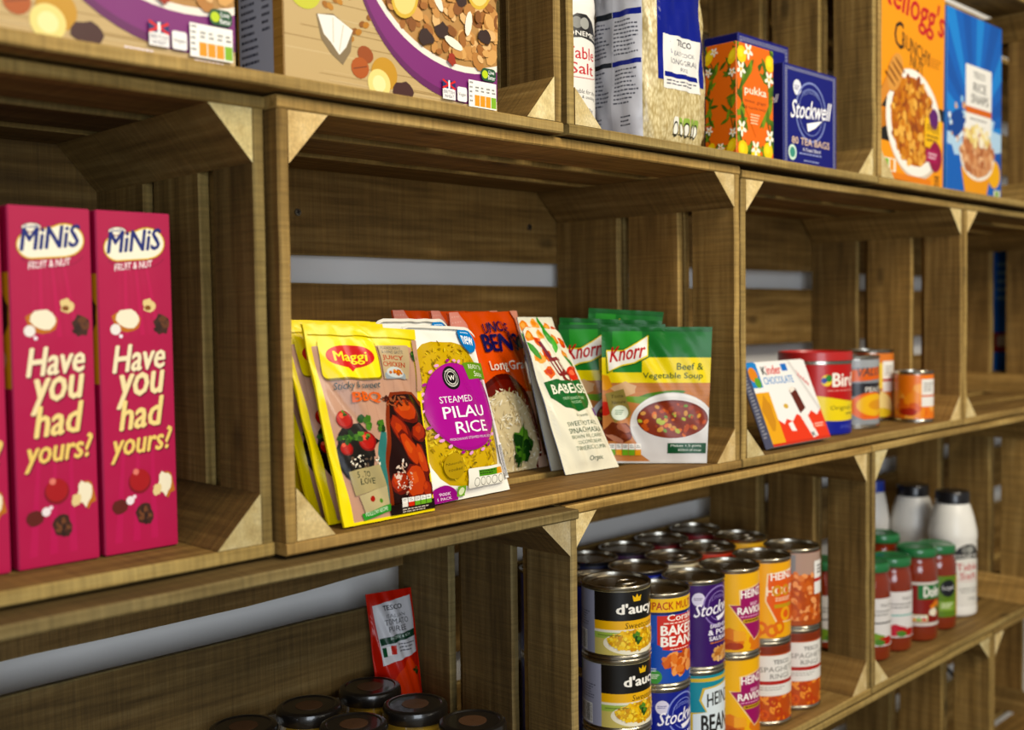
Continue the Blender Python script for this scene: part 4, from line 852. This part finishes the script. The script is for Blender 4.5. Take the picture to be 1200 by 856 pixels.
# ------------------------------------------------------------------ tins
_canm = {}
def tin(label, x, y, z0, r, h, art=None, body='#8a2a1a', ring_pull=False, group='stacked food tins', turn=0.0, ang=PI*1.25, lid_mat=None, name='food_tin', sleeve=True, ac=.85):
    root = empty(name, (x, y, z0), label, 'tin', group, turn)
    key = (round(r, 4), round(h, 4))
    if key not in _canm:
        R = r
        _canm[key] = (lathe('can_shell', [(R*.93, 0), (R*1.015, .0005), (R*1.015, .0032), (R*.975, .005), (R*.975, h-.005), (R*1.015, h-.0032), (R*1.02, h-.001), (R*1.0, h), (R*.95, h-.0003), (R*.94, h-.004)], 48, True, False),
                      lathe('lid', [(R*.945, h-.0042), (R*.90, h-.0046), (R*.87, h-.0036), (R*.72, h-.0036), (R*.70, h-.0044), (R*.55, h-.0044), (R*.53, h-.0037), (R*.02, h-.0037)], 48, True, False),
                      lathe('base', [(R*.92, .0012), (R*.02, .0014)], 32, True, False),
                      lathe('paper_sleeve', [(R*.985, .006), (R*.988, .0065), (R*.988, h-.0065), (R*.985, h-.006)], 48, True, False))
    a, b_, c, d = _canm[key]
    def share(nm, me, m):
        o = bpy.data.objects.new(nm, me); COL.objects.link(o); o.parent = root
        if not len(me.materials): me.materials.append(None)
        o.material_slots[0].link = 'OBJECT'; o.material_slots[0].material = m; return o
    share('can_shell', a, STEEL); share('lid', b_, lid_mat or LIDMET); share('can_base', c, STEEL)
    if sleeve: share('paper_sleeve', d, paint(body, .4))
    if ring_pull:
        v, f = [], []; n, m_ = 22, 6
        for i in range(n):
            A = 2*PI*i/n
            for k in range(m_):
                B = 2*PI*k/m_; rr = r*.30+.0016*math.cos(B); v.append((rr*math.cos(A)*.8, rr*math.sin(A), h-.0012+.0012*math.sin(B)))
        for i in range(n):
            for k in range(m_): f.append((i*m_+k, ((i+1) % n)*m_+k, ((i+1) % n)*m_+(k+1) % m_, i*m_+(k+1) % m_))
        o = link('ring_pull', mesh('ring_pull', v, f, True), STEEL, root, (.0, -r*.35, 0)); o.rotation_euler = (0, 0, 1.1)
    if art:
        A = Art(ang*r/(h-.012)); art(A)
        A.build('label_print', root, cyl_map(r*.992, .006, h-.006, -PI/2-ac, ang, 40), P_PAPER, 40, 1, 4e-6, .0002)
    return root
# label art: x=0.5 is the middle of the wrapped part, which faces out of the shelf and a little to the left
def art_daucy(a):
    a.rect(0, 0, 1, 1, '#d8cf9c'); a.rect(.3, 0, 1, .46, '#16130f'); a.rect(.3, .46, 1, .60, '#eab71c'); a.rect(.3, .60, 1, .64, '#e9e4d0'); a.rect(.3, .64, 1, .82, '#a8bf5c'); a.rect(.3, .74, 1, 1, '#cdbf74')
    a.rect(0, 0, .3, 1, '#a7a9bc'); a.circ(.05, .12, .04, '#5f8a2a'); a.lines(.06, .35, .27, .6, 6, '#5c5e70', .4); a.barcode(.05, .66, .22, .98, 3)
    a.text("d'aucy", .47, .19, .80, .40, '#f7f3ea', .035); a.poly([(.60, .16), (.59, .06), (.615, .10), (.63, .04), (.645, .10), (.67, .06), (.66, .16)], '#e8bd28')
    a.text('Sweetcorn', .53, .49, .80, .585, '#4a3a0c', 0, .15)
    a.ell(.64, .81, .27, .20, '#efe8d2', 36); a.ell(.64, .775, .24, .165, '#d8a81e', 36)
    ins = lambda x, y: ((x-.64)/.235)**2+((y-.775)/.16)**2 < 1
    a.scatter(.64, .775, .235, .16, 190, ['#f0c62c', '#e6b41c', '#f6d958', '#d29a14'], .011, .018, 4, 1.1, ins, 8); a.herb(.63, .76, .05, GRN, 3, 8); a.rect(.33, .68, .5, .69, '#6a7a3a')
def art_corale(a):
    a.rect(0, 0, 1, 1, '#1a57b4'); a.rect(0, .0, 1, .16, '#f0c418'); a.text('MULTIPACK MULTIPACK', .25, .04, 1.0, .13, '#b5301c', .02); a.rect(0, .16, 1, .19, '#1b2a6a')
    a.poly([(.48, .20), (.95, .20), (.95, .60), (.72, .64), (.52, .60), (.52, .56), (.48, .54)], '#cf3420'); a.text('Corale', .56, .19, .84, .265, '#f7efe6', .02); a.lines(.53, .285, .85, .305, 1, '#f1d8cc', .8); a.text('BAKED', .51, .32, .86, .43, '#fbf5ee', .035); a.text('BEANS', .51, .45, .86, .565, '#fbf5ee', .035); a.lines(.58, .595, .8, .61, 1, '#f1d8cc', .8)
    a.scatter(.70, .76, .18, .12, 60, ['#e38a48', '#d87030', '#f0a868', '#c45c22'], .03, .05, 5, 1.5); a.circ(.46, .92, .055, '#4a9a4a'); a.lines(.42, .89, .5, .95, 3, '#e8f2e0', .5); a.rect(.38, .82, .47, .83, '#dfe6f2'); a.rect(.38, .845, .47, .855, '#dfe6f2')
def stock(bg, ringc):
    def f(a):
        a.rect(0, 0, 1, 1, bg); a.circ(.44, .17, .055, '#dcd8ea'); a.lines(.40, .15, .48, .19, 2, bg)
        a.ring(.64, .27, .155, .167, ringc); a.ring(.64, .27, .115, .121, ringc); a.text('T.E.STOCKWELL', .53, .13, .75, .17, ringc, .01, 0, .05)
        a.poly([(.38, .31), (.9, .20), (.9, .33), (.42, .40)], bg); a.text('Stockwell', .40, .235, .88, .39, '#f6f3fa', .012, .35, 0, .07); a.conv([(.6, .40), (.8, .34), (.7, .42), (.62, .45)], '#f6f3fa')
        a.text('BAKED BEANS', .54, .485, .80, .535, '#f2eef8', .015); a.text('& PORK', .52, .555, .81, .62, '#f2eef8', .03); a.text('SAUSAGES', .53, .64, .81, .69, '#f2eef8', .03); a.lines(.54, .71, .78, .73, 1, '#d8883a', .7)
        a.scatter(.69, .86, .15, .075, 46, ['#d9a86a', '#c98a48', '#e8c08a', '#b5763a'], .02, .035, 6, 1.4); a.ell(.72, .83, .07, .03, '#dba870', 12, -.5)
    return f
def art_beanz(a):
    a.rect(0, 0, 1, 1, '#1c93a4'); a.rect(0, .03, 1, .075, '#d8bb4a')
    for o, c in ((.018, '#d8bb4a'), (0, '#dfe8ec')): a.poly([(.50-o, .17-o), (.95, .10-o), (.95, 1), (.40-o, 1), (.40-o, .47-o), (.52-o*.6, .45), (.47-o, .30)], c)
    a.text('HEINZ', .52, .21, .80, .37, '#1f1c1a', .02, 0, .02); a.text('BEANZ', .47, .49, .86, .70, '#1f1c1a', .035); a.lines(.5, .75, .8, .79, 1, '#4a5a60', .6); a.text('Beanz', .48, .84, .62, .93, '#7a8a90')
def art_ravioli(a):
    a.rect(0, 0, 1, 1, '#f0b915'); a.blob(.44, .84, .17, .13, '#e0852a', 3); a.blob(.40, .90, .15, .08, '#c9641c', 4); a.blob(.78, .9, .15, .1, '#e0852a', 5); a.conv([(.5, .72), (.6, .74), (.62, .86), (.5, .86)], '#f0b04a'); a.blob(.5, .93, .08, .05, '#b0451a', 6)
    for o, c in ((.014, '#f6d8a0'), (0, '#a51d6a')): a.poly([(.56-o, .22-o), (.95, .13-o), (.95, .70), (.70, .86+o), (.60-o, .66), (.47-o, .40-o), (.56-o*.5, .40)], c)
    a.text('HEINZ', .565, .215, .80, .315, '#fbf3ee', .03, 0, 0, .02); a.text('BEEF', .66, .375, .75, .415, '#f0c8dc', .02); a.text('RAVIOLI', .535, .43, .84, .52, '#fbf3ee', .035); a.lines(.56, .545, .8, .565, 1, '#e8a8c8', .7); a.rect(.58, .585, .82, .635, '#c9a01c'); a.lines(.60, .60, .8, .625, 1, '#5a3a10', .7)
def art_hoops(a):
    a.rect(0, 0, 1, 1, '#f0b21a')
    for o, c in ((.014, '#f3d9b0'), (0, '#e46a24')): a.poly([(.52-o, .15-o), (.95, .09-o), (.95, .72), (.84, .80+o), (.60-o, .78+o), (.50-o, .5)], c)
    a.text('HEINZ', .54, .13, .80, .23, '#fbf3ea', .03, 0, 0, .02); a.text('HOOPS', .50, .31, .86, .43, '#f9ead2', .035); a.ring(.60, .37, .025, .05, '#d89a2a', 18); a.ring(.70, .37, .025, .05, '#d89a2a', 18); a.lines(.58, .46, .8, .52, 2, '#f5d0b0', .6); a.rect(.57, .55, .80, .60, '#c9a01c'); a.ring(.70, .69, .035, .065, '#f0b040', 20)
    for x, y in ((.45, .86), (.55, .9), (.62, .86), (.4, .92)): a.ring(x, y, .03, .06, '#e07a2a', 16)
def art_rings(a):
    a.rect(0, 0, 1, 1, '#c25a22'); R = random.Random(4)
    for i in range(75): a.ring(R.uniform(.1, 1), R.uniform(.55, 1), .02, .045, R.choice(['#e8843a', '#d8662a', '#f0a050', '#c04a1c']), 12)
    a.rect(0, 0, 1, .1, '#8a3a1c'); a.rect(.40, .12, .86, .66, '#eae6e0'); a.text('TESCO', .56, .18, .74, .235, '#4a4a4a', .02); a.text('SPAGHETTI', .44, .27, .84, .34, '#77736c', .0); a.text('RINGS', .53, .365, .74, .435, '#77736c', 0); a.rect(.40, .46, .86, .51, '#b8322a'); a.lines(.44, .54, .7, .6, 2, '#a8a49c', .4)
def art_beans_tesco(a):
    a.rect(0, 0, 1, 1, '#c06030'); a.rect(0, .0, 1, .30, '#b59a8c'); a.rect(.35, .02, .55, .28, '#8d8d90'); a.scatter(.5, .62, .55, .35, 190, ['#e08a50', '#d07038', '#efa870', '#b85826'], .025, .045, 6, 1.5); a.rect(.74, .12, 1, .58, '#efece8'); a.rect(.74, .36, 1, .41, '#c0322a'); a.lines(.78, .18, .95, .32, 3, '#5a5a5a', .5); a.rect(0, .93, 1, 1, '#b05a2a')
h2 = .1195; hd = .088; r0 = .0415
yF = .055
for k, lb in ((0, 'sweetcorn tin at the very bottom of its stack'), (1, 'sweetcorn tin, second in its stack with the barcode turned to the left'), (2, 'black and yellow sweetcorn tin on top, ring-pull lid, leftmost')):
    tin(lb, .508, yF-.004, zB+.0003+k*(hd+.0003), .0425, hd, art_daucy, '#d8cf9c', True, turn=.1 if k == 2 else .3)
def stackpair(x, y, low, top, acl=.85, act=.85):
    (al, bl, ll), (at_, bt, lt) = low, top
    tin(ll, x, y, zB+.0003, r0, h2, al, bl, ac=acl); tin(lt, x, y, zB+h2+.0006, r0, h2, at_, bt, ac=act)
stackpair(.594, yF-.002, (stock('#1c2a92', '#8e9ad8'), '#1c2a92', 'blue script-lettered tin under the baked beans tin'), (art_corale, '#1a57b4', 'blue baked beans tin with red panel beside the top sweetcorn tin'), .55, .85)
stackpair(.679, yF+.002, (art_beanz, '#1c93a4', 'turquoise beans tin under the purple tin'), (stock('#43186e', '#9a86c0'), '#43186e', 'purple beans and pork sausages tin'), .6, .55)
stackpair(.765, yF+.002, (art_ravioli, '#f0b915', 'lower yellow ravioli tin'), (art_ravioli, '#f0b915', 'upper yellow ravioli tin with magenta banner'))
stackpair(.850, yF+.003, (art_rings, '#c25a22', 'spaghetti rings tin under the yellow hoops tin'), (art_hoops, '#f0b21a', 'yellow and orange hoops tin'))
stackpair(.936, yF+.004, (art_rings, '#c25a22', 'spaghetti rings tin at the right end of the bottom row'), (art_beans_tesco, '#c06030', 'orange-brown beans tin on top at the right end'), .85, 1.1)
rows = [(.585, .145, '#1c2a92', 'navy tin'), (.672, .145, '#2836a8', 'royal blue tin'), (.759, .148, '#e8dcb8', 'cream tin'), (.848, .150, '#c8381c', 'red tin'), (.945, .156, '#efb81a', 'yellow tin'),
        (.585, .233, '#223088', 'dark blue tin'), (.671, .234, '#242a52', 'slate blue tin'), (.760, .236, '#58305c', 'plum tin'), (.850, .238, '#a01c24', 'crimson tin'), (.950, .244, '#a8202a', 'ruby tin')]
for i, (x, y, c, nm) in enumerate(rows):
    nx_ = ('in the second row back' if i < 5 else 'in the row against the crate back')
    colw = ['first from the left', 'second from the left', 'third from the left', 'fourth from the left', 'fifth from the left'][i % 5]
    art = None
    if i == 1: art = stock('#2836a8', '#8e9ad8')
    tin('%s on top %s, %s' % (nm, nx_, colw), x, y, zB+h2+.0006, r0, h2, art, c, i in (2, 3, 4), 'stacked food tins at the back')
    tin('%s underneath %s, %s' % (nm, nx_, colw), x, y, zB+.0003, r0, h2, None, c, False, 'stacked food tins at the back')

# fruit tins and custard drum in the crate to the right
def art_peach(a):
    a.rect(0, 0, 1, 1, '#8e9298'); a.rect(0, .0, 1, .12, '#a8acb0'); a.conv([(.44, .16), (1, .08), (1, .28), (.44, .34)], '#e0702a'); a.text('VALUE', .52, .13, .84, .26, '#5a4a48', .02, .2, 0, .03); a.rect(.42, .36, 1, .56, '#23222c'); a.text('PEACH', .60, .42, .84, .5, '#e8e4dc', .01)
    a.ell(.68, .72, .24, .22, '#e8762c', 28); a.ell(.72, .70, .21, .17, '#f0c038', 28); a.ell(.75, .70, .12, .08, '#e0a020', 18); a.rect(0, .92, 1, 1, '#9a9ea2'); a.rect(0, .0, .42, 1, '#b5b8bc')
tin('silver peach slices tin between the custard drum and pear tin', 1.186, .090, zM, .043, .119, art_peach, '#8e9298', group='fruit tins', ac=1.0, ang=PI*1.3)
def art_pear(a):
    a.rect(0, 0, 1, 1, '#e08a4a'); a.rect(0, 0, .45, 1, '#c04a28'); a.ell(.54, .35, .16, .22, '#f0d05a', 24); a.ell(.44, .2, .12, .12, '#e8a060', 18); a.ell(.6, .74, .2, .14, '#f3dc98', 22, .5); a.blob(.5, .6, .1, .08, '#6a2a3a', 3); a.ell(.55, .93, .2, .08, '#e8c848', 18); a.rect(.62, .12, .82, .6, '#f1eee8'); a.rect(.62, .4, .82, .44, '#c0322a'); a.lines(.65, .2, .8, .36, 4, '#5a5a5a', .4)
tin('fruit tin with pear picture, between the silver tin and small orange tin', 1.322, .130, zM, .043, .124, art_pear, '#e08a4a', group='fruit tins', ac=1.0, ang=PI*1.3)
def art_mandarin(a):
    a.rect(0, 0, 1, 1, '#ee8418'); a.scatter(.45, .6, .3, .35, 40, ['#f29a3a', '#e06a10', '#f7b35c'], .06, .11, 4, 1.6); a.blob(.4, .85, .12, .1, '#b5321c', 4); a.rect(.56, .1, .80, .72, '#f1eee8'); a.rect(.56, .46, .80, .5, '#e0702a'); a.lines(.59, .18, .78, .4, 4, '#6a6a6a', .4)
tin('small orange fruit tin at the right end of the fruit tins', 1.330, .049, zM, .0325, .088, art_mandarin, '#ee8418', group='fruit tins', ac=1.0, ang=PI*1.3)
def drum():
    r, h = .057, .130
    root = empty('custard_drum', (1.068, .094, zM), 'red, yellow and blue custard powder drum', 'drum')
    link('drum_body', lathe('drum_body', [(r*.02, 0), (r*.96, 0), (r*.98, .0015), (r*.985, h-.012), (r*.98, h-.011)], 56, True, False), paint('#26309c', .4), root)
    link('lid', lathe('lid', [(r*.99, h-.014), (r*1.02, h-.0135), (r*1.02, h-.001), (r*1.0, h), (r*.93, h), (r*.91, h-.004), (r*.02, h-.0045)], 56, True, False), paint('#b31d1c', .35, 0, .3), root)
    link('silver_band', lathe('silver_band', [(r*1.0, h-.0195), (r*1.008, h-.019), (r*1.008, h-.0145), (r*1.0, h-.014)], 56, True, False), STEEL, root)
    a = Art(PI*1.25*r/(h-.020))
    a.rect(0, 0, 1, 1, '#c01f1d'); W = [(x/24, .50-.05*math.sin(x/24*PI*2.2-1.2)) for x in range(25)]; a.poly(W+[(1, 1), (0, 1)], '#f0d818'); W2 = [(x/24, .80-.02*math.sin(x/24*PI*2.2)) for x in range(25)]; a.poly(W2+[(1, 1), (0, 1)], '#1f2a9c')
    a.circ(.555, .24, .04, '#f0d020'); a.circ(.57, .21, .025, '#2a8a3a'); a.circ(.535, .24, .02, '#1f2a9c'); a.text("Bird's", .60, .13, .90, .33, '#f9f3ea', .03); a.lines(.56, .38, .9, .40, 1, '#e8a8a0', .6); a.text('Original Custard', .58, .60, .98, .68, '#3a3a20', 0); a.lines(.72, .71, .82, .735, 1, '#5a5a30', .8); a.text('300g', .66, .88, .8, .94, '#5a64c0', .01)
    a.build('label_print', root, cyl_map(r*.990, .002, h-.018, -PI/2-.95, PI*1.25, 48), P_PAPER, 48, 1)
drum()

# ------------------------------------------------------------------ jars and bottles
_jm = {}
def jar(label, x, y, z0, r, h, sauce, lidc, art=None, group=None, lid_dot=None, ang=PI*1.1, name='sauce_jar', lr=.96):
    root = empty(name, (x, y, z0), label, 'jar', group)
    key = (r, h, lr)
    if key not in _jm:
        hl = h-.017; p = [(r*.02, .0015), (r*.86, 0), (r*.97, .004), (r, .012)]
        p += [(r, h*.70), (r*.99, h*.75), (r*.95, h*.80), (r*.89, h*.835), (r*.87, h*.855), (r*.87, hl+.006)]
        q = [(r*lr*.985, hl), (r*lr, hl+.001), (r*lr, hl+.0105), (r*lr*.97, hl+.0135), (r*lr*.9, hl+.0148), (r*lr*.82, hl+.0150), (r*lr*.78, hl+.0138), (r*.02, hl+.0136)]
        _jm[key] = (p, q)
    p, q = _jm[key]
    link('glass_jar', lathe('glass_jar', p, 40, True, False), paint(sauce, .12, 0, .8), root)
    l = link('lid', lathe('lid', q, 44, True, False), paint(lidc, .28, 0, .5), root)
    if lid_dot:
        link('lid_sticker', lathe('lid_sticker', [(r*.02, h-.0029), (r*.40, h-.0029), (r*.40, h-.0032)], 28, True, False), paint(lid_dot, .5), l)
    if art:
        a = Art(ang*r/(h*.48)); art(a); a.build('label_print', root, cyl_map(r*1.004, h*.16, h*.64, -PI/2-1.0, ang, 36), P_PAPER, 36, 1)
    return root
JX = [(.244, .203, 'black-lidded jar beside the tomato puree tube'), (.159, .203, 'black-lidded jar in the back row, left of the one by the tube'), (.242, .120, 'black-lidded jar in the middle row, right of the other'), (.159, .122, 'black-lidded jar in the middle row at the frame bottom'), (.250, .036, 'black-lidded jar in the front row, nearest the crate end'), (.076, .203, 'black-lidded jar furthest left in the back row')]
for x, y, lb in JX: jar(lb, x, y, zB, .0375, .166, '#8a6a1e', '#14110f', None, 'black-lidded jars', '#452c18', name='preserve_jar')
def lab_white(strip, fruit):
    def f(a):
        a.rect(0, 0, 1, 1, '#e2dedc'); a.text('TESCO', .62, .12, .82, .18, '#6a6a6a', .02); a.lines(.45, .25, .85, .4, 2, '#9a9896', .5); a.rect(.35, .5, .9, .53, strip)
        a.blob(.5, .85, .2, .12, fruit, 3); a.blob(.75, .9, .15, .1, '#b8241c', 4); a.blob(.62, .92, .08, .06, '#5a8a3a', 5)
    return f
def lab_dol(a):
    a.rect(0, 0, 1, 1, '#8f2a22'); a.rect(0, .0, 1, .06, '#d8d2cc'); a.rect(.48, .06, 1, .38, '#1f7a3c'); a.text('Dolmio', .56, .10, .95, .33, '#f4f0ea', .035); a.blob(.76, .58, .1, .15, '#e08a3a', 3); a.blob(.72, .68, .07, .1, '#efe6d0', 4); a.herb(.8, .62, .06, GRN, 3, 6); a.rect(.3, .72, .62, .88, '#d8cfa8'); a.traffic(.32, .74, .6, .86, ['#7fb23a', '#e9a52a', '#7fb23a', '#d8412a']); a.rect(0, .9, 1, .97, '#d8d2cc')
def lab_gro(a):
    a.rect(0, 0, 1, 1, '#6a8a2c'); a.rect(.8, 0, 1, 1, '#d8b02c'); a.rect(.88, .1, 1, .8, '#b5321c'); a.circ(.64, .3, .13, '#20242a'); a.text('Loyd', .55, .24, .73, .36, '#d8d8d8', .02); a.rect(.5, .62, .76, .85, '#8fae4a'); a.lines(.53, .66, .74, .8, 3, '#e8ecd0', .5)
SC = '#7c270c'
jar('sauce jar half hidden by the crate upright, white label with black stripe', 1.215, .074, zB, .0345, .168, SC, '#1f6b3a', lab_white('#2a2a2a', '#7fa03a'), 'sauce jars')
jar('sauce jar with white label and teal stripe', 1.290, .072, zB, .0355, .165, SC, '#1f6b3a', lab_white('#6ab8b0', '#c0243c'), 'sauce jars')
jar('sauce jar with red and green pasta sauce label', 1.378, .066, zB, .037, .168, SC, '#1f6b3a', lab_dol, 'sauce jars')
jar('sauce jar with olive green label beside the white salt bottle', 1.470, .070, zB, .036, .158, SC, '#1f6b3a', lab_gro, 'sauce jars')
jar('green-lidded sauce jar in the second row, lid above the front jars', 1.395, .142, zB, .0355, .180, SC, '#1f6b3a', None, 'sauce jars')
jar('green-lidded sauce jar seen through the slats right of the tins', 1.185, .150, zB, .0345, .165, SC, '#1f6b3a', lab_white('#2a2a2a', '#7fa03a'), 'sauce jars')
jar('green-lidded sauce jar at the back, glimpsed through the slats', 1.185, .236, zB, .0345, .165, SC, '#1f6b3a', None, 'sauce jars')
def bottle(label, x, y, z0, r, h, capc, art=True, group='salt bottles', turn=0.0, ac=.7):
    root = empty('salt_bottle', (x, y, z0), label, 'bottle', group, turn)
    p = [(r*.02, .002), (r*.88, 0), (r*.98, .004), (r, .012), (r*.97, .02), (r*.97, h*.60), (r, h*.625), (r*.995, h*.66), (r*.97, h*.70), (r*.86, h*.80), (r*.72, h*.885), (r*.66, h*.905), (r*.66, h*.93)]
    link('bottle_body', lathe('bottle_body', p, 44, True, False), paint('#e6e3dc', .35), root)
    link('cap', lathe('cap', [(r*.66, h*.905), (r*.70, h*.91), (r*.70, h*.985), (r*.66, h), (r*.02, h)], 40, True, False), paint(capc, .3, 0, .3), root)
    if art:
        a = Art(PI*1.1*r/(h*.56))
        a.rect(.0, .0, 1, 1, '#e9e6df')
        a.poly([(.36, .20), (.44, .14), (.50, .05), (.58, .0), (.68, .0), (.76, .05), (.82, .14), (.88, .20), (.88, .27), (.76, .24), (.62, .22), (.48, .24), (.36, .27)], '#1e1c1e'); a.circ(.58, .085, .05, '#8a8a86'); a.circ(.66, .085, .05, '#a8a8a2'); a.text('STONEMILL', .40, .16, .84, .205, '#f0ede6', .01, 0, .02)
        a.text('Table', .47, .31, .79, .42, '#c8202a', .01); a.text('Salt', .51, .455, .77, .56, '#c8202a', .01); a.arc(.63, .56, .2, .035, 20, 160, .006, '#c8202a')
        a.text('suitable for the', .50, .70, .80, .74, '#3a3a3a', 0, .2); a.text('table & cooking', .52, .755, .80, .795, '#3a3a3a', 0, .2); a.text('750g', .62, .87, .76, .92, '#3a3a3a')
        a.build('label_print', root, cyl_map(r*.976, .022, h*.59, -PI/2-ac, PI*1.1, 36), P_PAPER, 36, 1)
bottle('white table salt bottle beside the rice bag on the upper shelf', .468, .099, zT, .044, .25, '#17161a', group=None, ac=.58)
bottle('black-capped white salt bottle at the right end, beside the sauce jars', 1.585, .088, zB, .0455, .238, '#17161a', ac=.9)
bottle('black-capped white salt bottle behind the sauce jars', 1.625, .186, zB, .045, .236, '#17161a', False)
bottle('blue-capped white bottle half hidden by the crate upright', 1.574, .247, zB, .032, .245, '#1c3fb0', False, None)

# ------------------------------------------------------------------ cable in the lower right crate
def tube(name, pts, r, m, parent, n=8):
    v, f = [], []
    for k, p in enumerate(pts):
        p = Vector(p); d = (Vector(pts[min(len(pts)-1, k+1)])-Vector(pts[max(0, k-1)])).normalized()
        s = d.cross(Vector((.3, .2, .93))).normalized(); t = d.cross(s)
        for i in range(n): v.append(p+s*r*math.cos(2*PI*i/n)+t*r*math.sin(2*PI*i/n))
    for k in range(len(pts)-1):
        for i in range(n): f.append((k*n+i, k*n+(i+1) % n, (k+1)*n+(i+1) % n, (k+1)*n+i))
    f += [tuple(range(n)), tuple((len(pts)-1)*n+i for i in range(n))]
    return link(name, mesh(name, v, f, True), m, parent)
def smooth_pts(P, n=8):
    out = []
    P = [Vector(p) for p in P]
    for i in range(len(P)-1):
        a, b_, c, d = P[max(0, i-1)], P[i], P[i+1], P[min(len(P)-1, i+2)]
        for k in range(n):
            t = k/n; out.append(.5*((2*b_)+(-a+c)*t+(2*a-5*b_+4*c-d)*t*t+(-a+3*b_-3*c+d)*t**3))
    out.append(P[-1]); return out
cb = empty('black_cable', (1.80, .12, zD), 'black cable lying loosely in the lower right crate', 'cable')
tube('cable_loop', smooth_pts([(-.19, .15, .34), (-.15, .05, .29), (-.1, -.02, .20), (-.08, -.05, .08), (-.05, -.04, .01), (.02, .0, .006), (.08, .05, .006), (.05, .1, .006), (-.04, .08, .006), (-.1, .02, .014), (-.06, -.06, .006), (.06, -.07, .006)]), .0042, paint('#16161a', .45), cb)
link('plug', boxmesh('plug', .055, -.085, .0005, .095, -.055, .022, .003), paint('#e4e2de', .4), cb)
